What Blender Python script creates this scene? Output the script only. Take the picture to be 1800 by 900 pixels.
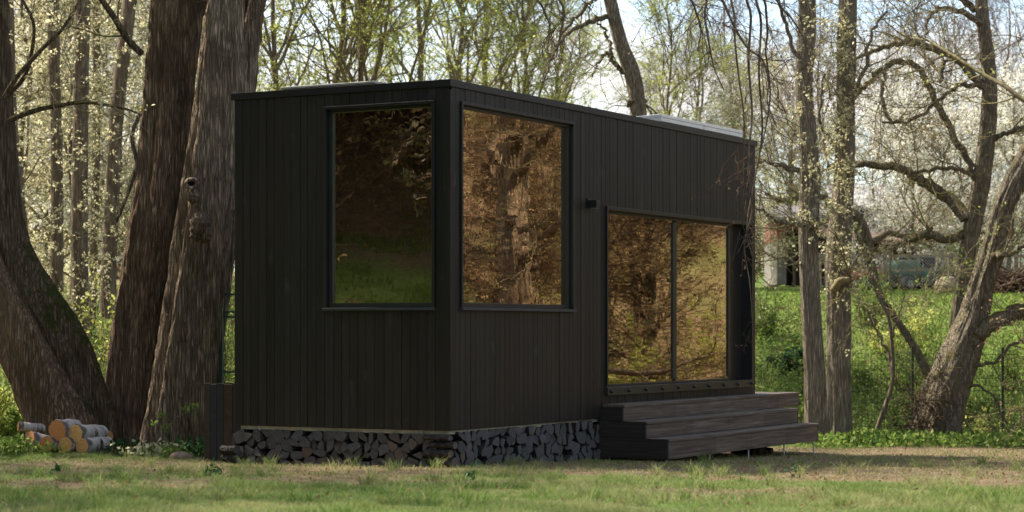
import bpy, math, random
import numpy as np
from mathutils import Vector, Matrix

for o in list(bpy.data.objects):
    bpy.data.objects.remove(o)

# ------------------------------------------------------------------ camera, world, sun, exposure
SC = bpy.context.scene
COL = SC.collection
F, CX, HY, CZ = 3723.0, 900.0, 579.0, 1.31          # focal length and horizon of the photograph in its own pixels; eye height in m

cam_data = bpy.data.cameras.new('camera')
cam = bpy.data.objects.new('camera', cam_data)
COL.objects.link(cam)
cam.location = (0, 0, CZ)
cam.rotation_euler = (math.radians(90), 0, 0)
cam_data.sensor_width = 36
cam_data.lens = F / 1800 * 36
cam_data.shift_y = (HY - 450) / 1800
cam_data.clip_start = 0.5
cam_data.clip_end = 2000
cam_data.dof.use_dof = True
cam_data.dof.focus_distance = 22.5
cam_data.dof.aperture_fstop = 3.0
SC.camera = cam

SUN_EL = math.radians(50)
SUN_AZ = (-0.865, 0.502)
world = bpy.data.worlds.new('World')
SC.world = world
world.use_nodes = True
wn = world.node_tree
for n in list(wn.nodes):
    wn.nodes.remove(n)
w_out = wn.nodes.new('ShaderNodeOutputWorld')
w_bg = wn.nodes.new('ShaderNodeBackground')
w_sky = wn.nodes.new('ShaderNodeTexSky')
w_sky.sky_type = 'NISHITA'
w_sky.sun_disc = False
w_sky.sun_elevation = SUN_EL
w_sky.sun_rotation = math.atan2(SUN_AZ[0], SUN_AZ[1])
w_sky.air_density = 1.0
w_sky.dust_density = 1.6
w_bg.inputs['Strength'].default_value = 0.145
tc = wn.nodes.new('ShaderNodeTexCoord')
mp = wn.nodes.new('ShaderNodeMapping')
mp.inputs['Scale'].default_value = (2.6, 2.6, 9.0)
mp.inputs['Location'].default_value = (0.35, 0.1, 0.55)
nz = wn.nodes.new('ShaderNodeTexNoise')
nz.inputs['Scale'].default_value = 1.5
nz.inputs['Detail'].default_value = 7
nz.inputs['Roughness'].default_value = 0.55
rp = wn.nodes.new('ShaderNodeValToRGB')
rp.color_ramp.elements[0].position = 0.44
rp.color_ramp.elements[1].position = 0.60
mx = wn.nodes.new('ShaderNodeMixRGB')
mx.inputs['Color2'].default_value = (4.0, 3.95, 3.8, 1)      # sunlit cloud, in the sky texture's own units
wn.links.new(tc.outputs['Generated'], mp.inputs['Vector'])
wn.links.new(mp.outputs['Vector'], nz.inputs['Vector'])
wn.links.new(nz.outputs['Fac'], rp.inputs['Fac'])
wn.links.new(rp.outputs['Color'], mx.inputs['Fac'])
wn.links.new(w_sky.outputs['Color'], mx.inputs['Color1'])
wn.links.new(mx.outputs['Color'], w_bg.inputs['Color'])
wn.links.new(w_bg.outputs['Background'], w_out.inputs['Surface'])

sun_data = bpy.data.lights.new('sun', 'SUN')
sun = bpy.data.objects.new('sun', sun_data)
COL.objects.link(sun)
sun_data.energy = 5.0
sun_data.angle = math.radians(0.53)
sun_data.color = (1.0, 0.90, 0.74)
sdir = Vector((SUN_AZ[0] * math.cos(SUN_EL), SUN_AZ[1] * math.cos(SUN_EL), math.sin(SUN_EL)))
sun.rotation_euler = (-sdir).to_track_quat('-Z', 'Y').to_euler()
sun.location = (0, 0, 30)

SC.view_settings.view_transform = 'Standard'
SC.view_settings.look = 'None'
SC.view_settings.exposure = 1.12
SC.view_settings.gamma = 1.0
SC.view_settings.use_curve_mapping = False
SC.render.engine = 'CYCLES'
SC.cycles.use_denoising = True
SC.cycles.max_bounces = 6
SC.cycles.diffuse_bounces = 3
SC.cycles.glossy_bounces = 3
SC.cycles.transparent_max_bounces = 8
SC.cycles.caustics_reflective = False
SC.cycles.caustics_refractive = False


# ------------------------------------------------------------------ numeric helpers
def P(px, py, Y):
    return np.array([(px - CX) / F * Y, Y, CZ - (py - HY) / F * Y])


_tab = np.random.RandomState(11).rand(4096)


def vnoise(x, y, z=0.0):
    x = np.asarray(x, float); y = np.asarray(y, float); z = np.asarray(z, float) + np.zeros_like(x)
    xi = np.floor(x).astype(int); yi = np.floor(y).astype(int); zi = np.floor(z).astype(int)
    fx = x - xi; fy = y - yi; fz = z - zi
    fx = fx * fx * (3 - 2 * fx); fy = fy * fy * (3 - 2 * fy); fz = fz * fz * (3 - 2 * fz)

    def h(a, b, c):
        return _tab[(a * 73 + b * 1009 + c * 2741 + (a * b) % 977 + (b * c) % 613) % 4096]
    r = 0
    for dx in (0, 1):
        for dy in (0, 1):
            for dz in (0, 1):
                w = (fx if dx else 1 - fx) * (fy if dy else 1 - fy) * (fz if dz else 1 - fz)
                r = r + w * h(xi + dx, yi + dy, zi + dz)
    return r


def fbm(x, y, z=0.0, o=4):
    s = 0; a = 0.5; t = 0
    for i in range(o):
        s = s + a * vnoise(x * 2 ** i + 17 * i, y * 2 ** i + 5 * i, np.asarray(z) * 2 ** i + 9 * i); t += a; a *= 0.5
    return s / t


def sstep(a, b, x):
    t = np.clip((np.asarray(x, float) - a) / (b - a), 0, 1)
    return t * t * (3 - 2 * t)


def height(x, y):
    x = np.asarray(x, float); y = np.asarray(y, float)
    z = -.035 * (np.clip(y, 8, 33.5) - 20) - .0038 * (np.clip(x, -20, 20) + .6)
    z = z + sstep(35.0, 47.0, y) * 2.55 + np.clip(y - 47, 0, 60) * 0.035
    z = z - 0.35 * sstep(33.2, 34.5, y) * (1 - sstep(35.5, 38.0, y)) * sstep(0, 4, x)
    z = z + (fbm(x * .9, y * .9) - .5) * .07 + (fbm(x * .25, y * .25, 3.3) - .5) * .10 * sstep(30, 36, y)
    # wooded rise right of the clearing
    d = x - (.2418 * np.clip(y, 0, 70) + 3.2)
    z = z + np.clip(.34 * (np.sqrt(np.clip(d, 0, 99) ** 2 + 4) - 2), 0, 7) * sstep(2, 12, y) * (1 - sstep(60, 75, y))
    # grassy bank and wood left of the clearing
    d = -.2418 * np.clip(y, 0, 60) - 1.6 - x
    lft = (1 - sstep(21, 31, y))
    z = z + lft * (np.clip(.27 * (np.sqrt(np.clip(d, 0, 99) ** 2 + 1) - 1), 0, 3.1) + np.clip(.5 * (d - 11), 0, 9))
    return z


class Geo:
    def __init__(s):
        s.v = []; s.f3 = []; s.f4 = []; s.n = 0; s.poly = []; s.m3 = []; s.m4 = []

    def add(s, v, f, m=0):
        v = np.asarray(v, float).reshape(-1, 3); f = np.asarray(f, int)
        s.v.append(v)
        if f.shape[1] == 3:
            s.f3.append(f + s.n); s.m3.append(np.full(len(f), m))
        else:
            s.f4.append(f + s.n); s.m4.append(np.full(len(f), m))
        s.n += len(v)

    def ngon(s, v, faces, m=0):
        v = np.asarray(v, float).reshape(-1, 3)
        s.v.append(v)
        for f in faces:
            s.poly.append(([i + s.n for i in f], m))
        s.n += len(v)

    def box(s, x0, x1, y0, y1, z0, z1, m=0):
        v = [(x, y, z) for z in (z0, z1) for y in (y0, y1) for x in (x0, x1)]
        f = [(0, 2, 3, 1), (4, 5, 7, 6), (0, 1, 5, 4), (2, 6, 7, 3), (0, 4, 6, 2), (1, 3, 7, 5)]
        s.add(v, f, m)

    def obox(s, p0, p1, w, h, up=(0, 0, 1), m=0):
        """box along the segment p0-p1, w across, h along up"""
        p0 = np.array(p0, float); p1 = np.array(p1, float); d = p1 - p0
        L = np.linalg.norm(d); d = d / L
        a = np.cross(d, up); a /= np.linalg.norm(a); b = np.cross(a, d)
        v = [p + sx * a * w / 2 + sz * b * h / 2 for p in (p0, p1) for sz in (-1, 1) for sx in (-1, 1)]
        f = [(0, 2, 3, 1), (4, 5, 7, 6), (0, 1, 5, 4), (2, 6, 7, 3), (0, 4, 6, 2), (1, 3, 7, 5)]
        s.add(v, f, m)

    def tubes(s, pts, rad, n=6, m=0, caps=False):
        """pts (N,S,3), rad (N,S)"""
        pts = np.asarray(pts, float); rad = np.asarray(rad, float)
        if pts.ndim == 2:
            pts = pts[None]; rad = rad[None]
        N, S, _ = pts.shape
        d = np.gradient(pts, axis=1)
        d /= np.linalg.norm(d, axis=2, keepdims=True) + 1e-9
        mean = pts[:, -1] - pts[:, 0]
        ref = np.where(np.abs(mean[:, 2:3]) > .8 * np.linalg.norm(mean, axis=1, keepdims=True), np.array([[1., 0.1, 0.]]), np.array([[0., 0.1, 1.]]))
        a = np.cross(d, ref[:, None, :]); a /= np.linalg.norm(a, axis=2, keepdims=True) + 1e-9
        b = np.cross(d, a)
        th = np.arange(n) * 2 * math.pi / n
        v = pts[:, :, None, :] + rad[:, :, None, None] * (np.cos(th)[None, None, :, None] * a[:, :, None, :] + np.sin(th)[None, None, :, None] * b[:, :, None, :])
        idx = np.arange(N * S * n).reshape(N, S, n)
        q = np.stack([idx[:, :-1, :], np.roll(idx, -1, 2)[:, :-1, :], np.roll(idx, -1, 2)[:, 1:, :], idx[:, 1:, :]], -1).reshape(-1, 4)
        s.add(v, q, m)
        if caps:
            base = s.n - N * S * n
            for i in range(N):
                s.poly.append(([base + int(k) for k in idx[i, 0, ::-1]], m)); s.poly.append(([base + int(k) for k in idx[i, -1]], m))

    def build(s, name, mats, smooth=False, offset=None):
        me = bpy.data.meshes.new(name)
        V = np.concatenate(s.v) if s.v else np.zeros((0, 3))
        if offset is not None:
            V = V - np.asarray(offset)
        f3 = np.concatenate(s.f3) if s.f3 else np.zeros((0, 3), int)
        f4 = np.concatenate(s.f4) if s.f4 else np.zeros((0, 4), int)
        m3 = np.concatenate(s.m3) if s.m3 else np.zeros(0, int)
        m4 = np.concatenate(s.m4) if s.m4 else np.zeros(0, int)
        pl = [p[0] for p in s.poly]; pm = np.array([p[1] for p in s.poly], int)
        loops = np.concatenate([f3.ravel(), f4.ravel()] + ([np.concatenate([np.array(p) for p in pl])] if pl else [])).astype(np.int32)
        tot = np.concatenate([np.full(len(f3), 3), np.full(len(f4), 4), np.array([len(p) for p in pl], int)]).astype(np.int32)
        start = np.concatenate([[0], np.cumsum(tot)[:-1]]).astype(np.int32)
        me.vertices.add(len(V)); me.vertices.foreach_set('co', V.astype(np.float32).ravel())
        me.loops.add(len(loops)); me.loops.foreach_set('vertex_index', loops)
        me.polygons.add(len(tot)); me.polygons.foreach_set('loop_start', start); me.polygons.foreach_set('loop_total', tot)
        mi = np.concatenate([m3, m4, pm]).astype(np.int32)
        me.polygons.foreach_set('material_index', mi)
        me.polygons.foreach_set('use_smooth', np.full(len(tot), bool(smooth)))
        me.update(calc_edges=True)
        for m in (mats if isinstance(mats, (list, tuple)) else [mats]):
            me.materials.append(m)
        return me


def tag(o, label=None, cat=None, group=None, kind=None):
    if label: o['label'] = label
    if cat: o['category'] = cat
    if group: o['group'] = group
    if kind: o['kind'] = kind
    return o


def obj(name, geo, mats, parent=None, smooth=False, offset=None, bevel=0):
    me = geo.build(name, mats, smooth, offset) if isinstance(geo, Geo) else geo
    o = bpy.data.objects.new(name, me)
    COL.objects.link(o)
    if parent: o.parent = parent
    if bevel:
        b = o.modifiers.new('bevel', 'BEVEL'); b.width = bevel; b.segments = 2; b.limit_method = 'ANGLE'
    return o


def empty(name, loc=(0, 0, 0), rz=0, label=None, cat=None, group=None):
    o = bpy.data.objects.new(name, None)
    o.empty_display_size = .2
    COL.objects.link(o)
    o.location = loc; o.rotation_euler = (0, 0, rz)
    return tag(o, label, cat, group)


def copy_tree(o, parent=None, label=None):
    c = o.copy(); COL.objects.link(c)
    if parent: c.parent = parent
    if label: c['label'] = label
    for ch in list(o.children):
        copy_tree(ch, c)
    return c


# ------------------------------------------------------------------ materials
def newmat(name):
    m = bpy.data.materials.new(name); m.use_nodes = True
    nt = m.node_tree
    bs = nt.nodes['Principled BSDF']
    return m, nt, bs


def ramp(nt, fac, stops):
    r = nt.nodes.new('ShaderNodeValToRGB')
    el = r.color_ramp.elements
    while len(el) > 1: el.remove(el[-1])
    el[0].position = stops[0][0]; el[0].color = (*stops[0][1], 1)
    for p, c in stops[1:]:
        e = el.new(p); e.color = (*c, 1)
    nt.links.new(fac, r.inputs['Fac'])
    return r.outputs['Color']


def noise(nt, scale=(1, 1, 1), detail=6, rough=.6, coord='Object', s=1.0, dist=0.0):
    t = nt.nodes.new('ShaderNodeTexCoord'); mpp = nt.nodes.new('ShaderNodeMapping')
    mpp.inputs['Scale'].default_value = scale
    n = nt.nodes.new('ShaderNodeTexNoise'); n.inputs['Scale'].default_value = s
    n.inputs['Detail'].default_value = detail; n.inputs['Roughness'].default_value = rough; n.inputs['Distortion'].default_value = dist
    nt.links.new(t.outputs[coord], mpp.inputs['Vector']); nt.links.new(mpp.outputs['Vector'], n.inputs['Vector'])
    return n.outputs['Fac']


def bump(nt, bs, h, strength=.5, dist=.02):
    b = nt.nodes.new('ShaderNodeBump'); b.inputs['Strength'].default_value = strength; b.inputs['Distance'].default_value = dist
    nt.links.new(h, b.inputs['Height']); nt.links.new(b.outputs['Normal'], bs.inputs['Normal'])


def mixc(nt, fac, a, b, mode='MIX'):
    m = nt.nodes.new('ShaderNodeMixRGB'); m.blend_type = mode
    for i, v in enumerate((fac, a, b)):
        if isinstance(v, (int, float)): m.inputs[i].default_value = v
        elif isinstance(v, tuple): m.inputs[i].default_value = (*v, 1)
        else: nt.links.new(v, m.inputs[i])
    return m.outputs['Color']


def math_(nt, op, a, b=None):
    m = nt.nodes.new('ShaderNodeMath'); m.operation = op; m.use_clamp = (op == 'MULTIPLY_ADD')
    for i, v in enumerate((a, b)):
        if v is None: continue
        if isinstance(v, (int, float)): m.inputs[i].default_value = v
        else: nt.links.new(v, m.inputs[i])
    return m.outputs[0]


def island(nt):
    return nt.nodes.new('ShaderNodeNewGeometry').outputs['Random Per Island']


def bark(name, dark, light, moss=None, moss_at=.5, scale=(7, 7, 1.1), b=.6, patch=None):
    m, nt, bs = newmat(name)
    n1 = noise(nt, scale, 8, .65, s=1.6, dist=.4)
    c = ramp(nt, n1, [(.32, dark), (.55, tuple((a + b_) / 2 for a, b_ in zip(dark, light))), (.72, light)])
    n2 = noise(nt, (1, 1, .5), 4, .6, s=2.3)
    if patch:
        c = mixc(nt, ramp(nt, n2, [(.5, (0, 0, 0)), (.62, (.8, .8, .8))]), c, patch)
    if moss:
        g = nt.nodes.new('ShaderNodeNewGeometry'); sx = nt.nodes.new('ShaderNodeSeparateXYZ')
        nt.links.new(g.outputs['Normal'], sx.inputs[0])
        n3 = noise(nt, (1, 1, 1), 5, .7, s=3.5)
        k = math_(nt, 'ADD', math_(nt, 'MULTIPLY', sx.outputs['Z'], .45), n3)
        c = mixc(nt, ramp(nt, k, [(moss_at, (0, 0, 0)), (moss_at + .14, (1, 1, 1))]), c, moss)
    t = nt.nodes.new('ShaderNodeTexCoord'); mpp = nt.nodes.new('ShaderNodeMapping'); mpp.inputs['Scale'].default_value = (scale[0] * 2.1, scale[1] * 2.1, scale[2] * 1.5)
    va = nt.nodes.new('ShaderNodeVectorMath'); va.operation = 'ADD'
    nn = nt.nodes.new('ShaderNodeTexNoise'); nn.inputs['Scale'].default_value = 1.1; nn.inputs['Detail'].default_value = 5
    vo = nt.nodes.new('ShaderNodeTexVoronoi'); vo.feature = 'DISTANCE_TO_EDGE'; vo.inputs['Scale'].default_value = 1.0
    nt.links.new(t.outputs['Object'], mpp.inputs['Vector']); nt.links.new(mpp.outputs['Vector'], nn.inputs['Vector'])
    nt.links.new(mpp.outputs['Vector'], va.inputs[0]); nt.links.new(nn.outputs['Color'], va.inputs[1]); nt.links.new(va.outputs[0], vo.inputs['Vector'])
    crack = ramp(nt, vo.outputs['Distance'], [(.02, (0, 0, 0)), (.22, (1, 1, 1))])
    c = mixc(nt, math_(nt, 'MULTIPLY', math_(nt, 'SUBTRACT', 1.0, crack), .5), c, tuple(d * .6 for d in dark))
    n1 = math_(nt, 'ADD', math_(nt, 'MULTIPLY', n1, .6), math_(nt, 'MULTIPLY', crack, .5))
    nt.links.new(c, bs.inputs['Base Color'])
    bs.inputs['Roughness'].default_value = .92
    bs.inputs['Specular IOR Level'].default_value = .15
    bump(nt, bs, n1, b, .05)
    return m


def leafmat(name, c1, c2, trans=.5, c3=None):
    m, nt, bs = newmat(name)
    r = island(nt)
    st = [(0, c1), (.7, c2)] + ([(1, c3)] if c3 else [])
    c = ramp(nt, r, st)
    nt.links.new(c, bs.inputs['Base Color']); bs.inputs['Roughness'].default_value = .6
    bs.inputs['Specular IOR Level'].default_value = .25
    tr = nt.nodes.new('ShaderNodeBsdfTranslucent'); nt.links.new(c, tr.inputs['Color'])
    mxs = nt.nodes.new('ShaderNodeMixShader'); mxs.inputs[0].default_value = trans
    nt.links.new(bs.outputs[0], mxs.inputs[1]); nt.links.new(tr.outputs[0], mxs.inputs[2])
    nt.links.new(mxs.outputs[0], nt.nodes['Material Output'].inputs['Surface'])
    return m


def plain(name, col, rough=.5, metal=0, var=.15, sc=6, b=0.0, spec=.5):
    m, nt, bs = newmat(name)
    n = noise(nt, (1, 1, 1), 5, .6, s=sc)
    lo = tuple(c * (1 - var) for c in col); hi = tuple(min(1, c * (1 + var)) for c in col)
    nt.links.new(ramp(nt, n, [(.3, lo), (.7, hi)]), bs.inputs['Base Color'])
    bs.inputs['Roughness'].default_value = rough; bs.inputs['Metallic'].default_value = metal
    bs.inputs['Specular IOR Level'].default_value = spec
    if b: bump(nt, bs, n, b, .01)
    return m


def wood(name, cols, axis=2, rough=.65, b=.3, iv=.35, spec=.4, sc=1.0):
    """grain stretched along axis; whole-board tone differs from board to board"""
    m, nt, bs = newmat(name)
    s = [42 * sc, 42 * sc, 42 * sc]; s[axis] = 1.6 * sc
    n1 = noise(nt, tuple(s), 7, .6, s=1.0, dist=.6)
    s2 = [9, 9, 9]; s2[axis] = .9
    n2 = noise(nt, tuple(s2), 4, .6, s=1.0)
    c = ramp(nt, n1, [(.3, cols[0]), (.55, cols[1]), (.75, cols[2])])
    r = island(nt)
    v = math_(nt, 'ADD', math_(nt, 'MULTIPLY', r, iv * 2), 1 - iv)
    v2 = math_(nt, 'ADD', math_(nt, 'MULTIPLY', n2, .8), .6)
    vv = math_(nt, 'MULTIPLY', v, v2)
    cc = nt.nodes.new('ShaderNodeCombineXYZ')
    for i in range(3): nt.links.new(vv, cc.inputs[i])
    c = mixc(nt, 1.0, c, cc.outputs[0], 'MULTIPLY')
    if name == 'charred_cladding':                               # pale scuffs and knots in the char
        n5 = noise(nt, (7, 7, 3.2), 3, .5, s=1.0)
        c = mixc(nt, ramp(nt, n5, [(.66, (0, 0, 0)), (.74, (.55, .55, .55))]), c, (.05, .046, .043))
        n6 = noise(nt, (1, 1, .35), 3, .6, s=1.6)
        c = mixc(nt, ramp(nt, n6, [(.45, (0, 0, 0)), (.75, (.5, .5, .5))]), c, (.024, .018, .012))
    nt.links.new(c, bs.inputs['Base Color'])
    bs.inputs['Roughness'].default_value = rough; bs.inputs['Specular IOR Level'].default_value = spec
    bump(nt, bs, n1, b, .004)
    return m


M = {}
M['clad'] = wood('charred_cladding', [(.0045, .0042, .004), (.011, .0102, .0095), (.026, .0235, .0215)], 2, .5, .35, .45, .42)
M['trim'] = plain('black_metal', (.010, .0105, .012), .38, .0, .2, 3, spec=.6)
M['sill'] = plain('sill_metal', (.055, .06, .07), .4, .3, .15, 3)
M['frame'] = plain('window_frame_paint', (.020, .022, .020), .42, 0, .2, 3)
M['rail'] = plain('chassis_rail_paint', (.34, .34, .29), .55, .1, .25, 9)
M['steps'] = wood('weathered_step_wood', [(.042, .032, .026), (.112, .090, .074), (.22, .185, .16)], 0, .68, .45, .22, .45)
M['steps_shaded'] = wood('shaded_step_side_wood', [(.014, .012, .010), (.028, .022, .019), (.05, .041, .035)], 1, .7, .4, .2, .3)  # step wood with the shade of the sides put into its darker colour
M['interior'] = wood('interior_spruce', [(.16, .11, .07), (.22, .16, .10), (.28, .2, .13)], 0, .7, .1, .1, .2)
M['steel'] = plain('galvanised_steel', (.42, .43, .44), .4, .8, .15, 10)
M['panel'] = plain('panel_alloy', (.88, .86, .83), .45, .25, .08, 5)
M['pv'] = plain('panel_glass', (.01, .012, .03), .15, 0, .2, 5)
M['green_fence'] = plain('green_fence_paint', (.010, .085, .075), .4, 0, .2, 6)
M['dark_fence'] = plain('dark_wire', (.035, .045, .035), .5, .2, .2, 6)
M['bark_big'] = bark('furrowed_brown_bark', (.10, .066, .043), (.52, .365, .245), (.055, .065, .018), .80, (15, 15, 1.7), 1.0, (.13, .085, .055))
M['bark_big2'] = bark('furrowed_grey_bark', (.12, .088, .06), (.62, .475, .34), (.07, .075, .025), .92, (15, 15, 1.7), 1.0, (.17, .115, .08))
M['bark_moss'] = bark('mossy_bark', (.06, .043, .028), (.28, .205, .14), (.060, .075, .016), .62, (14, 14, 1.8), .9)
M['bark_grey'] = bark('grey_bark', (.13, .108, .08), (.50, .43, .33), (.10, .10, .04), .66, (20, 20, 2.4), .9)
M['bark_ochre'] = bark('ochre_lichen_bark', (.13, .105, .075), (.50, .43, .32), (.17, .15, .055), .66, (20, 20, 3.2), .9)
M['bark_bg'] = bark('brown_trunk_bark', (.09, .07, .05), (.34, .27, .20), (.09, .095, .035), .72, (9, 9, 1.6), .5)
M['twig'] = bark('twig_bark', (.15, .12, .075), (.38, .31, .20), (.26, .25, .10), .70, (6, 6, 6), .2)
M['twig_red'] = bark('reddish_twig_bark', (.085, .055, .04), (.25, .17, .12), None, .7, (6, 6, 6), .2)
M['lf_yel'] = leafmat('young_yellow_leaves', (.32, .36, .08), (.56, .58, .18), .65, (.44, .52, .14))
M['lf_cream'] = leafmat('cream_leaves', (.44, .41, .24), (.70, .66, .46), .65, (.54, .55, .28))
M['lf_white'] = leafmat('white_blossom', (.74, .72, .64), (.90, .89, .85), .6, (.66, .66, .5))
M['lf_green'] = leafmat('fresh_green_leaves', (.09, .16, .03), (.20, .30, .06), .55, (.32, .38, .10))
M['lf_dark'] = leafmat('dark_green_leaves', (.012, .055, .015), (.03, .10, .03), .3)
M['lf_dry'] = leafmat('dry_brown_leaves', (.16, .095, .045), (.30, .19, .095), .4, (.22, .2, .07))
M['lf_rust'] = leafmat('rusty_buds', (.17, .11, .06), (.33, .235, .13), .45, (.26, .25, .08))
M['straw'] = leafmat('straw', (.16, .12, .07), (.38, .31, .19), .3, (.24, .26, .10))
M['lf_ivy'] = leafmat('ivy_and_bud_brown', (.035, .035, .016), (.085, .065, .035), .3, (.05, .07, .02))
M['grass'] = leafmat('grass_blades', (.085, .16, .03), (.18, .265, .06), .45, (.40, .38, .20))
nt_ = M['grass'].node_tree
gr_ = [n for n in nt_.nodes if n.type == 'VALTORGB'][0]
pn_ = noise(nt_, (1, 1, 1), 4, .6, s=1.1)
dry_ = mixc(nt_, ramp(nt_, pn_, [(.44, (0, 0, 0)), (.64, (.7, .7, .7))]), gr_.outputs['Color'], (.36, .34, .16))
for n_ in nt_.nodes:
    if n_.type == 'BSDF_PRINCIPLED': nt_.links.new(dry_, n_.inputs['Base Color'])
    if n_.type == 'BSDF_TRANSLUCENT': nt_.links.new(dry_, n_.inputs['Color'])
M['birch'] = None


def birch_mats():
    m, nt, bs = newmat('birch_bark')
    n1 = noise(nt, (3, 3, 30), 4, .6, s=1.0, dist=.5)
    c = ramp(nt, n1, [(.36, (.035, .028, .025)), (.46, (.40, .36, .33)), (.7, (.62, .58, .54))])
    n2 = noise(nt, (1, 1, 1), 4, .6, s=7)
    c = mixc(nt, ramp(nt, n2, [(.52, (0, 0, 0)), (.6, (.9, .9, .9))]), c, (.09, .065, .055))
    nt.links.new(c, bs.inputs['Base Color']); bs.inputs['Roughness'].default_value = .8
    bump(nt, bs, n1, .5, .01)
    e, nt, bs = newmat('fresh_cut_wood')
    t = nt.nodes.new('ShaderNodeTexCoord'); w = nt.nodes.new('ShaderNodeTexWave')
    w.wave_type = 'RINGS'; w.rings_direction = 'Z'; w.inputs['Scale'].default_value = 9; w.inputs['Distortion'].default_value = 2.2
    nt.links.new(t.outputs['Object'], w.inputs['Vector'])
    c = ramp(nt, w.outputs['Fac'], [(0, (.72, .38, .13)), (1, (.86, .54, .22))])
    n3 = noise(nt, (1, 1, 1), 5, .6, s=14)
    oi = nt.nodes.new('ShaderNodeObjectInfo')
    c = mixc(nt, math_(nt, 'MULTIPLY', oi.outputs['Random'], .75), c, (.52, .17, .055))
    c = mixc(nt, ramp(nt, n3, [(.5, (0, 0, 0)), (.75, (.6, .6, .6))]), c, (.42, .17, .06))
    nt.links.new(c, bs.inputs['Base Color']); bs.inputs['Roughness'].default_value = .85
    return m, e


M['birch'], M['cut'] = birch_mats()


def firewood_mats():
    m, nt, bs = newmat('split_log_end')
    oi = nt.nodes.new('ShaderNodeObjectInfo')
    n = noise(nt, (1, 1, 1), 7, .65, s=26)
    n2 = noise(nt, (1, 1, 1), 3, .5, s=8)
    c = ramp(nt, n, [(.3, (.035, .036, .038)), (.55, (.062, .065, .070)), (.75, (.11, .112, .118))])
    c = mixc(nt, ramp(nt, oi.outputs['Random'], [(0, (0, 0, 0)), (.85, (.08, .08, .08)), (1, (.6, .6, .6))]), c, (.16, .11, .07))
    c = mixc(nt, ramp(nt, n2, [(.45, (0, 0, 0)), (.7, (.45, .45, .45))]), c, (.05, .045, .045))
    nt.links.new(c, bs.inputs['Base Color']); bs.inputs['Roughness'].default_value = .9
    bump(nt, bs, n, .6, .008)
    k = bark('log_bark', (.022, .020, .018), (.09, .083, .078), None, .7, (14, 14, 14), .6)
    return m, k


M['log_end'], M['log_bark'] = firewood_mats()


def glassmat(name, refl, tint, fac, wav=1.0):
    m, nt, bs = newmat(name)
    nt.nodes.remove(bs)
    g = nt.nodes.new('ShaderNodeBsdfGlossy'); g.inputs['Color'].default_value = (*refl, 1); g.inputs['Roughness'].default_value = .0
    t = nt.nodes.new('ShaderNodeBsdfTransparent'); t.inputs['Color'].default_value = (*tint, 1)
    n = noise(nt, (1.0, 1.0, .55), 3, .5, s=2.6, dist=.5)
    n2 = noise(nt, (1.0, 1.0, .5), 1, .5, s=9)
    h = math_(nt, 'ADD', n, math_(nt, 'MULTIPLY', n2, .16))
    b = nt.nodes.new('ShaderNodeBump'); b.inputs['Strength'].default_value = 1.0; b.inputs['Distance'].default_value = .0011 * wav
    nt.links.new(h, b.inputs['Height']); nt.links.new(b.outputs['Normal'], g.inputs['Normal'])
    x = nt.nodes.new('ShaderNodeMixShader'); x.inputs[0].default_value = fac
    nt.links.new(t.outputs[0], x.inputs[1]); nt.links.new(g.outputs[0], x.inputs[2])
    nt.links.new(x.outputs[0], nt.nodes['Material Output'].inputs['Surface'])
    return m


M['glass'] = glassmat('bronze_coated_glass', (.80, .68, .53), (.50, .42, .30), .80)
M['glass_door'] = glassmat('bronze_door_glass', (.84, .76, .60), (.78, .75, .68), .66, .6)


# ------------------------------------------------------------------ ground
def ground_material():
    m, nt, bs = newmat('meadow_soil')
    at = nt.nodes.new('ShaderNodeAttribute'); at.attribute_name = 'cover'
    sp = nt.nodes.new('ShaderNodeSeparateColor'); nt.links.new(at.outputs['Color'], sp.inputs[0])
    n1 = noise(nt, (1, 1, 1), 8, .7, s=9)
    n2 = noise(nt, (1, 1, 1), 6, .6, s=1.3)
    n4 = noise(nt, (1, 1, 1), 4, .6, s=55)
    grass = ramp(nt, n1, [(.3, (.055, .085, .02)), (.55, (.10, .16, .035)), (.72, (.20, .21, .08))])
    soil = ramp(nt, n1, [(.3, (.085, .060, .038)), (.5, (.18, .13, .085)), (.7, (.29, .22, .15))])
    soil = mixc(nt, ramp(nt, n4, [(.4, (0, 0, 0)), (.62, (.6, .6, .6))]), soil, (.12, .082, .052))
    litter = ramp(nt, n1, [(.3, (.085, .055, .035)), (.55, (.20, .14, .09)), (.75, (.30, .22, .14))])
    green = ramp(nt, n1, [(.3, (.13, .19, .04)), (.7, (.27, .33, .10))])
    k = math_(nt, 'ADD', sp.outputs[0], math_(nt, 'MULTIPLY', math_(nt, 'SUBTRACT', n2, .5), .9))
    c = mixc(nt, ramp(nt, k, [(.4, (0, 0, 0)), (.62, (1, 1, 1))]), grass, soil)
    c = mixc(nt, sp.outputs[1], c, litter)
    c = mixc(nt, sp.outputs[2], c, green)
    nt.links.new(c, bs.inputs['Base Color']); bs.inputs['Roughness'].default_value = .95
    bs.inputs['Specular IOR Level'].default_value = .1
    bump(nt, bs, n1, .7, .04)
    return m


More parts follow.
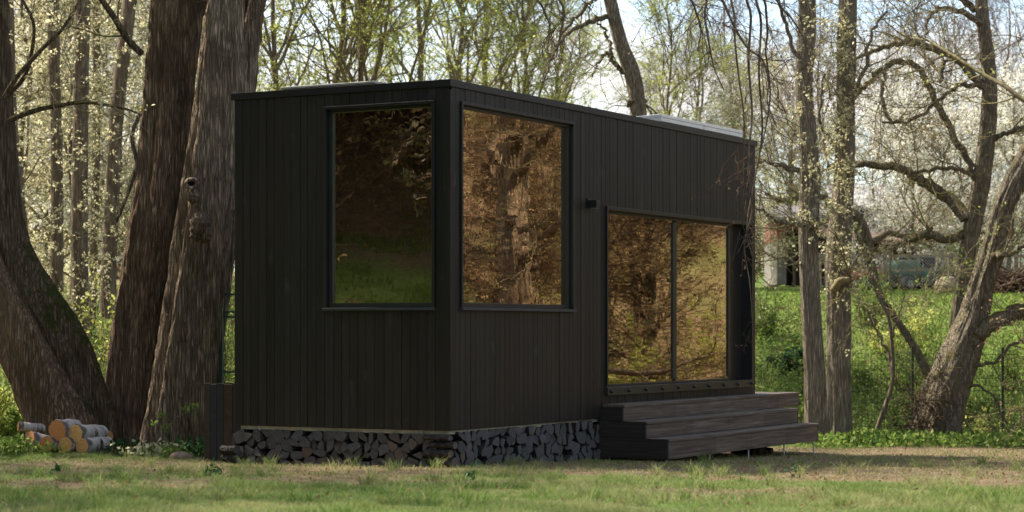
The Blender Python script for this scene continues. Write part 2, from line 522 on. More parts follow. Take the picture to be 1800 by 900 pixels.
def soilmask(x, y):
    """0 = turf, 1 = bare trodden earth"""
    # strip along the log stack and the wide bare patch in front of the steps
    near = sstep(15.6, 17.0, y + (fbm(x * .8, y * .8, 1.1) - .5) * 2.2) * (1 - sstep(29.0, 31.5, y))
    right = sstep(.2, 2.5, x - (y - 19) * .05) * near
    strip = sstep(17.2, 18.4, y + (fbm(x * 1.0, y * 1.2, 5) - .5) * 2.6) * (1 - sstep(21.5, 23, y))
    strip = strip * (.55 + .45 * sstep(-4.5, -2.0, x))
    back = (sstep(24, 25.5, y) * (1 - sstep(26.5, 29, y))) * (1 - sstep(-3.2, -2.2, x)) * .6
    patch = sstep(.42, .57, fbm(x * .7, y * .8, 8.2)) * .9 * (.45 + .55 * sstep(13.5, 15.5, y))
    return np.clip(np.maximum(np.maximum(right * .95, strip * .75), np.maximum(back, patch * .8)), 0, 1)


def covers(x, y):
    s = soilmask(x, y) * (1 - sstep(31, 33, y))
    d = x - (.2418 * np.clip(y, 0, 70) + 3.2)
    litR = sstep(-2.8, -1.0, d + (fbm(x * .7, y * .7, 14) - .5) * 2) * sstep(23, 25, y) * sstep(2, 12, y) * (1 - sstep(46, 60, y)) * sstep(.30, .55, fbm(x * .3, y * .3, 4) + .22)
    dl = -.2418 * np.clip(y, 0, 60) - 1.6 - x
    litL = sstep(7.6, 9.0, dl + (fbm(x * .6, y * .6, 9) - .5) * 3) * (1 - sstep(21, 31, y)) + sstep(27, 29, y) * (1 - sstep(-2.5, -1, x)) * .6
    bankbrown = sstep(.5, .62, fbm(x * .5, y * .5, 12)) * sstep(34, 36, y) * (1 - sstep(44, 46, y)) * .8
    green = sstep(33, 34.5, y) * (1 - sstep(45.5, 47, y)) * .7 + sstep(45.5, 47, y) * (1 - sstep(58, 66, y)) * .9 + sstep(0, 2.5, dl) * (1 - sstep(7.6, 9.0, dl)) * (1 - sstep(22, 28, y)) * .7
    lit = np.clip(litR * (.45 + .5 * sstep(.42, .58, fbm(x * .35, y * .35, 19))) + litL + bankbrown, 0, 1)
    return s, lit, np.clip(green, 0, 1) * (1 - litL.clip(0, 1)) * (1 - litR.clip(0, 1))


def make_ground():
    xs = np.unique(np.concatenate([np.linspace(-400, -45, 14), np.linspace(-45, -8, 50), np.linspace(-8, 12, 150), np.linspace(12, 60, 70), np.linspace(60, 400, 12)]))
    ys = np.unique(np.concatenate([np.linspace(-300, -10, 10), np.linspace(-10, 14, 36), np.linspace(14, 34, 170), np.linspace(34, 70, 110), np.linspace(70, 600, 30)]))
    X, Y = np.meshgrid(xs, ys)
    Z = height(X, Y)
    g = Geo()
    nx, ny = len(xs), len(ys)
    idx = np.arange(nx * ny).reshape(ny, nx)
    q = np.stack([idx[:-1, :-1], idx[:-1, 1:], idx[1:, 1:], idx[1:, :-1]], -1).reshape(-1, 4)
    g.add(np.stack([X, Y, Z], -1), q)
    o = obj('ground', g, ground_material(), smooth=True)
    s, l, gr = covers(X.ravel(), Y.ravel())
    a = o.data.color_attributes.new('cover', 'FLOAT_COLOR', 'POINT')
    a.data.foreach_set('color', np.stack([s, l, gr, np.ones_like(s)], -1).astype(np.float32).ravel())
    tag(o, kind='structure')


make_ground()


def blades(x, y, h, w, rs, lean=.5):
    """one bent blade per point: (N,5) vertices, one quad and one tip triangle each"""
    n = len(x)
    z = height(x, y) - .004
    th = rs.rand(n) * 6.283; ph = rs.rand(n) * 6.283
    L = lean * h * (.3 + rs.rand(n))
    wx = np.cos(th) * w / 2; wy = np.sin(th) * w / 2
    lx = np.cos(ph) * L; ly = np.sin(ph) * L
    b = np.stack([x, y, z], -1)
    v = np.zeros((n, 5, 3))
    v[:, 0] = b + np.stack([-wx, -wy, 0 * x], -1)
    v[:, 1] = b + np.stack([wx, wy, 0 * x], -1)
    m = b + np.stack([lx * .35, ly * .35, h * .6], -1)
    v[:, 2] = m + np.stack([wx * .8, wy * .8, 0 * x], -1)
    v[:, 3] = m + np.stack([-wx * .8, -wy * .8, 0 * x], -1)
    v[:, 4] = b + np.stack([lx, ly, h], -1)
    i = np.arange(n)[:, None] * 5
    return v, i + np.array([[0, 1, 2, 3]]), i + np.array([[3, 2, 4]])


def add_blades(g, *a, **k):
    v, q, t = blades(*a, **k)
    base = g.n
    g.add(v, q)
    g.f3.append(t + base); g.m3.append(np.zeros(len(t), int))


def in_cabin(x, y, pad=0.0):
    u = (x - C0[0]) * EX[0] + (y - C0[1]) * EX[1]; v = (x - C0[0]) * EY[0] + (y - C0[1]) * EY[1]
    return (u > -pad) & (u < 7.47 + pad) & (v > -pad) & (v < 2.48 + pad)


TH = math.atan2(2062, 3723)
EX = np.array([math.sin(TH), math.cos(TH)])       # along the long wall
EY = np.array([-math.cos(TH), math.sin(TH)])      # along the short wall
C0 = np.array([(790 - CX) / F * 20.0, 20.0])
CAB_RZ = math.pi / 2 - TH


def make_grass():
    rs = np.random.RandomState(5)
    g = Geo()
    N = 760000
    y = np.sqrt(rs.rand(N) * (34.2 ** 2 - 11.4 ** 2) + 11.4 ** 2)
    y = 11.4 + (y - 11.4) * (.5 + .5 * rs.rand(N))
    x = (rs.rand(N) * 2 - 1) * (.2418 * y + .5)
    s = soilmask(x, y) + (fbm(x * 1.3, y * 1.3, 0) - .5) * .9
    tuft = fbm(x * 3.2, y * 3.2, 2.2, 3)
    dens = (1 - sstep(.20, .66, s) * .97) * sstep(.25, .55, tuft + .1) + .025
    keep = (rs.rand(N) < dens) & ~in_cabin(x, y, .02)
    x = x[keep]; y = y[keep]; tuft = tuft[keep]
    big = fbm(x * .8, y * .8, 31); h = (.012 + .055 * sstep(.42, .75, tuft) * sstep(.3, .6, big) + .018 * rs.rand(len(x))) * (1 + .5 * sstep(26, 32, y))
    w = .0035 * (1 + sstep(17, 32, y) * 1.5) * (.7 + .6 * rs.rand(len(x)))
    add_blades(g, x, y, h, w, rs, lean=.9)
    # straw-coloured stubble on the worn earth
    M2 = 150000
    y2 = 11.6 + 19 * rs.rand(M2) ** .9; x2 = (rs.rand(M2) * 2 - 1) * (.2418 * y2 + .4)
    s2 = soilmask(x2, y2) + (fbm(x2 * 1.3, y2 * 1.3, 0) - .5) * .9
    k2 = (rs.rand(M2) < sstep(.1, .6, s2) * sstep(.3, .6, fbm(x2 * 4, y2 * 4, 6))) & ~in_cabin(x2, y2, .02)
    gs = Geo(); x2, y2 = x2[k2], y2[k2]
    add_blades(gs, x2, y2, .012 + .022 * rs.rand(len(x2)), np.full(len(x2), .005), rs, lean=2.2)
    tag(obj('dry_stubble', gs, M['straw']), 'short straw-coloured stubble on the trodden earth around the cabin', 'grass', kind='stuff')
    # taller tufts
    cx = []; cy = []
    for i in range(150):
        yy = 12.6 + rs.rand() ** 1.3 * 10; xx = (rs.rand() * 2 - 1) * (.2418 * yy + .3)
        if in_cabin(np.array([xx]), np.array([yy]), .1)[0]: continue
        k = rs.randint(20, 60)
        cx.append(xx + rs.randn(k) * .03); cy.append(yy + rs.randn(k) * .03)
    cx = np.concatenate(cx); cy = np.concatenate(cy)
    add_blades(g, cx, cy, .07 + .07 * rs.rand(len(cx)), np.full(len(cx), .005), rs, lean=1.1)
    tag(obj('grass', g, M['grass']), 'short patchy spring grass on the lawn in front of the cabin', 'grass', kind='stuff')


# ------------------------------------------------------------------ leaves and branches in bulk
def quads(c, size, rs, droop=0.0, aspect=.6):
    """rhombic leaves at the points c"""
    n = len(c)
    d = rs.randn(n, 3); d[:, 2] -= droop * 2; d /= np.linalg.norm(d, axis=1, keepdims=True)
    e = rs.randn(n, 3); e -= (e * d).sum(1, keepdims=True) * d; e /= np.linalg.norm(e, axis=1, keepdims=True)
    f = np.cross(d, e)
    s = (size * (.6 + .8 * rs.rand(n)))[:, None]
    v = np.stack([c, c + d * s * .5 + e * s * aspect * .5 + f * s * .1, c + d * s, c + d * s * .5 - e * s * aspect * .5 + f * s * .1], 1)
    return v, (np.arange(n)[:, None] * 4 + np.array([[0, 1, 2, 3]]))


def blimb(p0, d, L, S, wob, up, rs):
    """N random-walk limbs: points (N,S+1,3)"""
    N = len(p0)
    pts = np.zeros((N, S + 1, 3)); pts[:, 0] = p0
    d = d / np.linalg.norm(d, axis=1, keepdims=True)
    for i in range(S):
        d = d + rs.randn(N, 3) * wob; d[:, 2] += up
        d /= np.linalg.norm(d, axis=1, keepdims=True)
        pts[:, i + 1] = pts[:, i] + d * (L / S)[:, None]
    return pts


def sample(pts, rad, n, rs, lo=.25, hi=1.0, wl=None):
    N, S, _ = pts.shape
    pw = None
    if wl is not None:
        pw = wl / wl.sum()
    i = rs.choice(N, n, p=pw)
    t = (lo + (hi - lo) * rs.rand(n)) * (S - 1)
    k = np.clip(t.astype(int), 0, S - 2); f = (t - k)[:, None]
    p = pts[i, k] * (1 - f) + pts[i, k + 1] * f
    d = pts[i, k + 1] - pts[i, k]; d /= np.linalg.norm(d, axis=1, keepdims=True) + 1e-9
    r = rad[i, k] * (1 - f[:, 0]) + rad[i, k + 1] * f[:, 0]
    return p, d, r


def fork(d, ang, rs):
    n = len(d)
    e = rs.randn(n, 3); e -= (e * d).sum(1, keepdims=True) * d; e /= np.linalg.norm(e, axis=1, keepdims=True)
    a = (ang[0] + (ang[1] - ang[0]) * rs.rand(n))[:, None]
    return np.cos(a) * d + np.sin(a) * e


def smooth_path(pts, rad, k=6):
    """Catmull-Rom through the given points"""
    pts = np.asarray(pts, float); rad = np.asarray(rad, float)
    q = np.vstack([2 * pts[0] - pts[1], pts, 2 * pts[-1] - pts[-2]])
    rr = np.concatenate([[rad[0]], rad, [rad[-1]]])
    out = []; ro = []
    for i in range(1, len(q) - 2):
        for j in range(k):
            t = j / k
            f = lambda a, b, c, d: .5 * ((2 * b) + (-a + c) * t + (2 * a - 5 * b + 4 * c - d) * t * t + (-a + 3 * b - 3 * c + d) * t ** 3)
            out.append(f(q[i - 1], q[i], q[i + 1], q[i + 2])); ro.append(f(rr[i - 1], rr[i], rr[i + 1], rr[i + 2]))
    out.append(pts[-1]); ro.append(rad[-1])
    return np.array(out), np.array(ro)


def trunk_mesh(g, pts, rad, nseg=24, ring=.12, amp=.10, flute=.0, k=9.0, seed=0, fl_n=5, ridge=1.0, fl_h=1.5):
    """trunk with furrowed bark and buttress flutes modelled in the mesh"""
    p, r = smooth_path(pts, rad, 8)
    s = np.concatenate([[0], np.cumsum(np.linalg.norm(np.diff(p, axis=0), axis=1))])
    n = max(6, int(s[-1] / ring))
    t = np.linspace(0, s[-1], n)
    p = np.stack([np.interp(t, s, p[:, i]) for i in range(3)], -1); r = np.interp(t, s, r)
    d = np.gradient(p, axis=0); d /= np.linalg.norm(d, axis=1, keepdims=True)
    a = np.cross(d, np.array([0., 1., 0.])); a /= np.linalg.norm(a, axis=1, keepdims=True); b = np.cross(d, a)
    th = np.arange(nseg) * 2 * math.pi / nseg
    T, TH2 = np.meshgrid(t, th, indexing='ij')
    c, sn = np.cos(TH2), np.sin(TH2)
    R0 = float(np.mean(rad))
    kk = k * R0
    wx = fbm(c * 2 + seed, sn * 2, T * .7, 3)
    n1 = vnoise(c * kk + seed * 3 + wx * 3, sn * kk + wx * 2, T * 2.4 + seed)
    n1b = vnoise(c * kk * 2.1 + seed * 3 + wx * 4, sn * kk * 2.1 + wx * 3, T * 5.0 + seed)
    n2 = fbm(c * 1.3 + seed, sn * 1.3, T * .55 + seed * 2, 4)
    n3 = fbm(c * 6 * R0 + 3, sn * 6 * R0, T * 5, 3)
    dd = -amp * ridge * np.abs(1 - 2 * n1) * -1 * .6 - amp * .6 + amp * .35 * np.abs(1 - 2 * n1b) + amp * 2.4 * (n2 - .5) + amp * .25 * (n3 - .5)
    if flute:
        ph = seed * 1.3 + T * .12
        fl = np.cos(TH2 * fl_n + ph) * .6 + np.cos(TH2 * (fl_n + 3) + 1.7 + ph * 1.4) * .4
        dd = dd + flute * fl * (.35 + np.exp(-T / fl_h)) + flute * .9 * np.exp(-T / (fl_h * .35))
    rr = r[:, None] + dd
    v = p[:, None, :] + rr[..., None] * (c[..., None] * a[:, None, :] + sn[..., None] * b[:, None, :])
    idx = np.arange(n * nseg).reshape(n, nseg)
    q = np.stack([idx[:-1], np.roll(idx, -1, 1)[:-1], np.roll(idx, -1, 1)[1:], idx[1:]], -1).reshape(-1, 4)
    g.add(v, q)
    g.poly.append(([g.n - n * nseg + int(i) for i in idx[-1]], 0))


def crown(pts0, rad0, rs, n1=14, n2=90, n3=700, L1=(1.5, 3), L2=(.8, 1.6), L3=(.3, .8), a1=(.7, 1.2), up=.05, droop=0, leaves=4000, lsize=.05,
          lo=.35, clump=1, thick=1.0, aspect=.6, ldroop=0.0, tw=.006, r1=.4):
    """branches, twigs and leaves that grow from the parent limbs; returns wood Geo, leaf Geo"""
    w = Geo(); lf = Geo()
    p, d, r = sample(pts0, rad0, n1, rs, lo, .98)
    d1 = fork(d, a1, rs); L = L1[0] + (L1[1] - L1[0]) * rs.rand(n1)
    A = blimb(p, d1, L, 9, .17, up, rs)
    ra = np.minimum(r * r1, L * .017)[:, None] * np.linspace(1, .28, 10)[None] * thick
    w.tubes(A, ra, 6)
    p, d, r = sample(A, ra, n2, rs, .15, 1.0, wl=L)
    d2 = fork(d, (.4, 1.1), rs); Lb = L2[0] + (L2[1] - L2[0]) * rs.rand(n2)
    B = blimb(p, d2, Lb, 6, .18, up * .6 - droop * .5, rs)
    rb = np.minimum(r * .6, Lb * .013)[:, None] * np.linspace(1, .3, 7)[None]
    rb = np.maximum(rb, tw)
    w.tubes(B, rb, 4)
    p, d, r = sample(B, rb, n3, rs, .1, 1.0, wl=Lb)
    d3 = fork(d, (.3, 1.1), rs); Lc = L3[0] + (L3[1] - L3[0]) * rs.rand(n3)
    Cc = blimb(p, d3, Lc, 4, .16, up * .3 - droop, rs)
    rc = np.full((n3, 5), tw * .75) * np.linspace(1, .45, 5)[None]
    w.tubes(Cc, rc, 3)
    if leaves:
        p, d, r = sample(Cc, rc, max(1, leaves // clump), rs, .15, 1.0)
        p = np.repeat(p, clump, 0) + rs.randn(len(p) * clump, 3) * lsize * (.5 if clump > 1 else .15)
        lf.add(*quads(p, lsize, rs, ldroop, aspect))
    return w, lf


def tree_variant(name, seed, H, r0, lean, bark_m, twig_m, leaf_m, crown_kw, nseg=10, wob=.03, name_leaf='foliage', label='', cat='tree'):
    """a whole tree standing at the origin: > trunk, branches, foliage"""
    rs = np.random.RandomState(seed)
    n = 10
    zz = np.linspace(-.3, H, n)
    off = np.cumsum(rs.randn(n, 2) * wob * H / n * 3, 0); off -= off[0]
    pts = np.stack([off[:, 0] + lean[0] * (zz + .3), off[:, 1] + lean[1] * (zz + .3), zz], -1)
    rad = r0 * np.linspace(1.15, .25, n)
    g = Geo()
    trunk_mesh(g, pts, rad, nseg, .25, r0 * .12, r0 * .15, 9, seed)
    root = empty(name)
    obj('trunk', g, bark_m, root, True)
    sp, sr = smooth_path(pts, rad, 4)
    w, lf = crown(sp[None], sr[None], rs, **crown_kw)
    obj('branches', w, twig_m, root, True)
    if crown_kw.get('leaves', 1): obj(name_leaf, lf, leaf_m, root)
    return root


# ------------------------------------------------------------------ cabin
def loc2w(u, v):
    return C0 + u * EX + v * EY


LEN, WID, ZB, ZT = 7.472, 2.482, .354, 3.60
cabin = empty('cabin', (C0[0], C0[1], 0), CAB_RZ, 'black timber clad tiny cabin with big bronze windows standing on stacked firewood', 'cabin')
rsb = np.random.RandomState(3)


def cuts(a, b, w=.098):
    n = max(1, int(round((b - a) / w)))
    e = np.linspace(a, b, n + 1)
    if n > 1: e[1:-1] += (rsb.rand(n - 1) - .5) * .022
    return list(zip(e[:-1], e[1:]))


def boards(segs, face):
    """segs: (a, b, [(z0, z1), ...]) board runs along a wall"""
    g = Geo()
    for a, b, zs in segs:
        for u0, u1 in cuts(a, b):
            for z0, z1 in zs:
                pr = .020 + rsb.rand() * .004
                gp = .0028
                if face == 'R': g.box(u0 + gp, u1 - gp, -pr, .0, z0, z1)
                if face == 'L': g.box(-pr, .0, u0 + gp, u1 - gp, z0, z1)
                if face == 'B': g.box(u0 + gp, u1 - gp, WID, WID + pr, z0, z1)
                if face == 'E': g.box(LEN, LEN + pr, u0 + gp, u1 - gp, z0, z1)
    return g


WZ0, WZ1 = 1.492, 3.478          # corner windows
DZ0, DZ1 = .600, 2.632           # sliding door
RW = (.159, 2.499); LW = (.144, 1.401); DR = (3.259, 7.343)
full = [(ZB, ZT)]
obj('cladding', boards([(0.0, RW[0], full), (RW[0], RW[1], [(ZB, WZ0), (WZ1, ZT)]), (RW[1], DR[0], full), (DR[0], DR[1], [(.37, DZ0), (DZ1, ZT)]), (DR[1], LEN, full)], 'R'), M['clad'], cabin, bevel=.002)
obj('cladding', boards([(0.0, LW[0], full), (LW[0], LW[1], [(ZB, WZ0), (WZ1, ZT)]), (LW[1], WID, full)], 'L'), M['clad'], cabin, bevel=.002)
obj('cladding', boards([(0, LEN, full)], 'B'), M['clad'], cabin)
obj('cladding', boards([(0, WID, full)], 'E'), M['clad'], cabin)
# sheathing behind the boards, with the openings left out
g = Geo()
for x0, x1, z0, z1 in [(0.04, RW[0], ZB, ZT), (RW[0], RW[1], ZB, WZ0), (RW[0], RW[1], WZ1, ZT), (RW[1], DR[0], ZB, ZT), (DR[0], DR[1], ZB, DZ0), (DR[0], DR[1], DZ1, ZT), (DR[1], LEN - .04, ZB, ZT)]:
    g.box(x0, x1, .003, .14, z0 + .004, z1 - .004 if z1 == ZT else z1)
for y0, y1, z0, z1 in [(.141, LW[0] + .003, ZB, ZT), (LW[0] + .003, LW[1], ZB, WZ0), (LW[0] + .003, LW[1], WZ1, ZT), (LW[1], WID - .005, ZB, ZT)]:
    g.box(.003, .14, y0, y1, z0 + .006, z1 - .006 if z1 == ZT else z1)
g.box(.145, LEN - .01, WID - .12, WID - .003, ZB + .01, ZT - .01)
g.box(LEN - .12, LEN - .003, .145, WID - .125, ZB + .01, ZT - .01)
obj('wall_core', g, M['trim'], cabin)
g = Geo(); g.box(.15, LEN - .125, .145, WID - .125, ZB - .02, .56); obj('floor', g, M['interior'], cabin)
g = Geo(); g.box(.15, LEN - .125, .145, WID - .125, 3.40, 3.46); obj('ceiling', g, M['interior'], cabin)
g = Geo(); g.box(.15, LEN - .125, WID - .15, WID - .125, .565, 3.39); obj('wall_lining', g, M['interior'], cabin)
g = Geo(); g.box(.36, LEN - .2, .36, .40, -.3, .33); g.box(.36, .40, .401, WID - .3, -.3, .33); g.box(.36, LEN - .2, WID - .299, WID - .26, -.3, .33)
obj('added_dark_backing', g, M['trim'], cabin)  # added dark backing that stops light showing through the gaps between logs
# roof deck and black metal parapet cap
g = Geo(); g.box(.05, LEN - .05, .05, WID - .05, 3.50, 3.585); obj('roof', g, M['trim'], cabin)
g = Geo()
g.box(-.034, LEN + .034, -.034, .10, ZT + .002, 3.668)
g.box(-.034, LEN + .034, WID - .10, WID + .034, ZT + .002, 3.668)
g.box(-.034, .10, .1005, WID - .1005, ZT + .002, 3.668)
g.box(LEN - .1, LEN + .034, .1005, WID - .1005, ZT + .002, 3.668)
g.box(-.037, LEN + .037, -.037, -.0345, 3.604, 3.670)
g.box(-.037, -.0345, -.0345, WID + .037, 3.604, 3.670)
obj('roof_trim', g, M['trim'], cabin, bevel=.003)
# corner board and pale chassis rail under the walls
g = Geo(); g.box(-.028, .004, -.028, .004, ZB - .002, 3.572); obj('corner_post', g, M['clad'], cabin, bevel=.003)
g = Geo()
g.box(.01, 2.26, .01, .055, .315, ZB - .004)
g.box(2.262, LEN, .03, .075, .315, ZB - .004)
g.box(.012, .055, .0555, WID - .05, .312, ZB - .004)
for v in (.30, 2.19):
    g.box(-.004, .05, v, v + .025, .30, .352)
obj('chassis_rail', g, M['rail'], cabin, bevel=.003)


def window(face, a, b, z0, z1, glass_m, fixed=True):
    """outer trim proud of the wall, dark sash and one pane; the sash and pane sit back in the opening"""
    def bx(g, u0, u1, d0, d1, z0_, z1_):
        if face == 'R': g.box(u0, u1, -d1, -d0, z0_, z1_)
        else: g.box(-d1, -d0, u0, u1, z0_, z1_)
    g = Geo(); t = .028
    bx(g, a, a + t, -.06, .045, z0 + t, z1 - t); bx(g, b - t, b, -.06, .045, z0 + t, z1 - t)
    bx(g, a, b, -.06, .047, z1 - t, z1); 
    f = obj('window_frame', g, M['trim'], cabin, bevel=.002)
    g = Geo(); bx(g, a - .006, b + .006, -.06, .062, z0, z0 + t - .002); obj('sill', g, M['sill'], f, bevel=.002)
    g = Geo(); s = .045
    i0, i1, j0, j1 = a + t + .002, b - t - .002, z0 + t, z1 - t - .002
    bx(g, i0, i0 + s * .5, -.055, -.004, j0 + s, j1 - s * .6); bx(g, i1 - s, i1, -.055, -.004, j0 + s, j1 - s * .6)
    bx(g, i0, i1, -.055, -.002, j0, j0 + s); bx(g, i0, i1, -.055, -.002, j1 - s * .6, j1)
    obj('sash', g, M['frame'], f, bevel=.002)
    g = Geo(); bx(g, i0 + s * .5 - .004, i1 - s + .004, -.045, -.030, j0 + s - .004, j1 - s * .6 + .004)
    obj('pane', g, glass_m, f)


window('R', RW[0], RW[1], WZ0, WZ1, M['glass'])
window('L', LW[0], LW[1], WZ0, WZ1, M['glass'])

# sliding door: outer frame, fixed and sliding leaf, open recess at the far end
g = Geo()
g.box(DR[0], DR[0] + .03, -.045, .12, DZ0 + .09, DZ1 - .03)
g.box(DR[1] - .03, DR[1], -.045, .12, DZ0 + .09, DZ1 - .03)
g.box(DR[0], DR[1], -.048, .12, DZ1 - .03, DZ1 + .01)
door = obj('sliding_door', g, M['trim'], cabin, bevel=.002)
g = Geo(); g.box(DR[0] - .004, DR[1] + .004, -.055, .12, DZ0 - .004, DZ0 + .085); obj('threshold', g, M['frame'], door, bevel=.003)
z0, z1 = DZ0 + .087, DZ1 - .032


def leafdoor(u0, u1, y, gl):
    g = Geo(); w = .052
    g.box(u0, u0 + w, y, y + .05, z0 + w, z1 - w); g.box(u1 - w, u1, y, y + .05, z0 + w, z1 - w)
    g.box(u0, u1, y, y + .05, z0, z0 + w * .5); g.box(u0, u1, y, y + .05, z1 - w * .6, z1)
    f = obj('door_leaf', g, M['frame'], door, bevel=.002)
    g = Geo(); g.box(u0 + w - .004, u1 - w + .004, y + .017, y + .031, z0 + w * .5 - .003, z1 - w * .6 + .003)
    obj('pane', g, M['glass_door'], f)


leafdoor(3.292, 5.175, .030, True)
leafdoor(5.177, 6.80, .034, False)
g = Geo(); g.box(6.86, 7.31, .095, .118, z0, z1); obj('recess_shade', g, M['trim'], door)  # black sheet standing for the shade in the open recess
for i in range(10):
    g = Geo(); u = 3.33 + i * .437
    th = np.linspace(0, 2 * math.pi, 9)[:-1]
    g.tubes(np.array([[u, -.056, .640], [u, -.072, .640], [u, -.085, .640]]), np.array([.018, .018, .010]), 8, caps=True)
    g.box(u - .03, u + .01, -.066, -.056, .628, .634)
    obj('door_stop_knob', g, M['steel'] if 0 else M['trim'], door)

# roof panels: pale alloy trays with dark glass on top, and a slim roof light
for i, (u0, u1) in enumerate([(5.02, 6.22), (6.24, 7.44)]):
    r = empty('roof_panel', (*loc2w(u0, .13), 3.715), CAB_RZ, ['pale framed solar panel on the cabin roof, nearer of the two', 'pale framed solar panel on the cabin roof, farther of the two'][i], 'solar panel', 'solar panels on the roof')
    g = Geo(); L = u1 - u0
    for k, (za, zb) in enumerate([(0, .045), (.048, .085)]):
        g.box(0, L, -.004 * k, .03, za, zb); g.box(0, .03, .031, 1.0, za, zb); g.box(L - .03, L, .031, 1.0, za, zb); g.box(0, L, 1.001, 1.03, za, zb)
    f = obj('panel_frame', g, M['panel'], r, bevel=.003); f.rotation_euler = (math.radians(-2.5), 0, 0)
    g = Geo(); g.box(.031, L - .031, .031, 1.0, .055, .075); f2 = obj('panel_glass', g, M['pv'], r); f2.rotation_euler = (math.radians(-2.5), 0, 0)
    for x in (.05, L - .1):
        g = Geo(); g.obox((x, .02, -.135), (x, .02, 0), .03, .03, up=(1, 0, 0)); g.obox((x, .9, -.135), (x, .9, -.045), .03, .03, up=(1, 0, 0))
        obj('bracket', g, M['steel'], r)
r = empty('skylight', (*loc2w(.75, 1.33), 3.585), CAB_RZ, 'slim flat roof light lying on the cabin roof above the short wall', 'roof light')
g = Geo(); g.box(0, .9, 0, 1.09, 0, .192); obj('kerb', g, M['trim'], r)
g = Geo(); g.box(-.03, .93, -.03, 1.12, .195, .222); obj('lid', g, M['rail'], r, bevel=.006)
g = Geo(); g.box(.03, .87, .03, 1.06, .223, .23); obj('pane', g, M['pv'], r)

# wall lamp
r = empty('wall_lamp', (*loc2w(2.86, -.024), 2.60), CAB_RZ, 'small square black lamp fixed to the wall between window and sliding door', 'lamp')
g = Geo(); g.box(-.045, .045, -.012, 0, 0, .10); obj('back_plate', g, M['trim'], r)
g = Geo(); g.box(-.048, .048, -.115, -.013, -.002, .078); obj('lamp_body', g, M['trim'], r, bevel=.003)
g = Geo(); g.box(-.03, .03, -.10, -.03, -.006, -.0025); obj('lens', g, plain('lamp_lens', (.6, .6, .55), .3), r)


# ------------------------------------------------------------------ things inside, seen through the glass
IN = lambda u, v, z: (*loc2w(u, v), z)
fab = plain('pale_grey_linen', (.62, .62, .60), .9, 0, .1, 12)
lwood = plain('pale_varnished_wood', (.50, .33, .20), .5, 0, .15, 10)
white = plain('white_enamel', (.80, .80, .76), .4, 0, .05, 4)
r = empty('daybed', IN(4.95, .55, .56), CAB_RZ, 'long low daybed with rounded pale grey cushions behind the sliding door', 'sofa')
g = Geo(); g.box(0, 1.75, 0, .9, .02, .24); obj('base', g, lwood, r, bevel=.03)
for nm, (x0, x1, y0, y1, za, zb) in {'mattress': (0, 1.75, 0, .9, .245, .42), 'backrest': (.05, 1.72, .55, .85, .43, .80)}.items():
    g = Geo(); g.box(x0, x1, y0, y1, za, zb); o = obj(nm, g, fab, r, True); b = o.modifiers.new('b', 'BEVEL'); b.width = .11; b.segments = 5
g = Geo(); g.box(.9, 1.65, .05, .3, .425, .85); o = obj('cushion', g, fab, r, True); b = o.modifiers.new('b', 'BEVEL'); b.width = .12; b.segments = 6
r = empty('lounge_chair', IN(3.30, .30, .56), CAB_RZ, 'wooden lounge chair leaning back beside the left edge of the sliding door', 'chair')
g = Geo(); g.box(0, .5, .05, .55, .30, .36); obj('seat', g, fab, r, bevel=.02)
g = Geo(); g.obox((.02, .1, .30), (.20, .1, .86), .04, .07, up=(1, 0, 0)); g.obox((.02, .5, .30), (.20, .5, .86), .04, .07, up=(1, 0, 0)); g.obox((.05, .3, .4), (.19, .3, .84), .40, .02, up=(1, 0, 0)); obj('backrest', g, lwood, r)
for x, y in ((.04, .08), (.04, .52), (.46, .08), (.46, .52)):
    g = Geo(); g.obox((x, y, .005), (x, y, .30), .04, .04, up=(1, 0, 0)); obj('leg', g, lwood, r)
r = empty('desk', IN(.20, .17, .56), CAB_RZ, 'pale wooden desk top running under the corner windows inside the cabin', 'desk')
g = Geo(); g.box(0, 2.2, 0, .55, .86, .90); obj('tabletop', g, lwood, r)
for x in (.03, 2.12):
    g = Geo(); g.box(x, x + .04, .05, .5, .005, .858); obj('leg', g, lwood, r)
r = empty('desk_lamp', IN(1.15, .30, 1.462), CAB_RZ, 'slender desk lamp with a tilted arm behind the corner window', 'lamp')
g = Geo(); g.tubes(np.array([[0, 0, 0], [0, 0, .015]]), np.array([.07, .07]), 16, caps=True); obj('base', g, white, r)
g = Geo(); g.tubes(np.array([[0, 0, .01], [.10, 0, .17], [.16, 0, .30]]), np.array([.014, .012, .010]), 8); obj('arm', g, lwood, r)
g = Geo(); g.tubes(np.array([[.08, 0, .30], [.16, 0, .305], [.24, 0, .30]]), np.array([.02, .025, .02]), 8, caps=True); obj('lamp_shade', g, white, r)
r = empty('card_box', IN(1.60, .22, 1.462), CAB_RZ, 'small pale box standing on the desk behind the corner window', 'box')
g = Geo(); g.box(0, .15, 0, .1, 0, .10); obj('body', g, white, r, bevel=.004)
g = Geo(); g.box(-.004, .154, -.004, .104, .075, .106); obj('lid', g, lwood, r)
r = empty('wall_light', IN(5.35, .22, 1.92), CAB_RZ, 'white folded paper lamp hanging just inside the far door leaf', 'lamp')
g = Geo(); g.tubes(np.array([[0, 0, 0], [.12, 0, .07], [.20, 0, .14]]), np.array([.10, .075, .03]), 7, caps=True); obj('lamp_shade', g, white, r)
g = Geo(); g.tubes(np.array([[.2, 0, .13], [.2, 0, 1.47]]), np.array([.004, .004]), 6); obj('cord', g, white, r)


# ------------------------------------------------------------------ firewood packed under the cabin
def clip_poly(poly, n, c):
    out = []
    for i in range(len(poly)):
        a, b = poly[i], poly[(i + 1) % len(poly)]
        da, db = np.dot(a, n) - c, np.dot(b, n) - c
        if da <= 0: out.append(a)
        if (da < 0) != (db < 0) and abs(da - db) > 1e-12: out.append(a + (b - a) * (da / (da - db)))
    return out


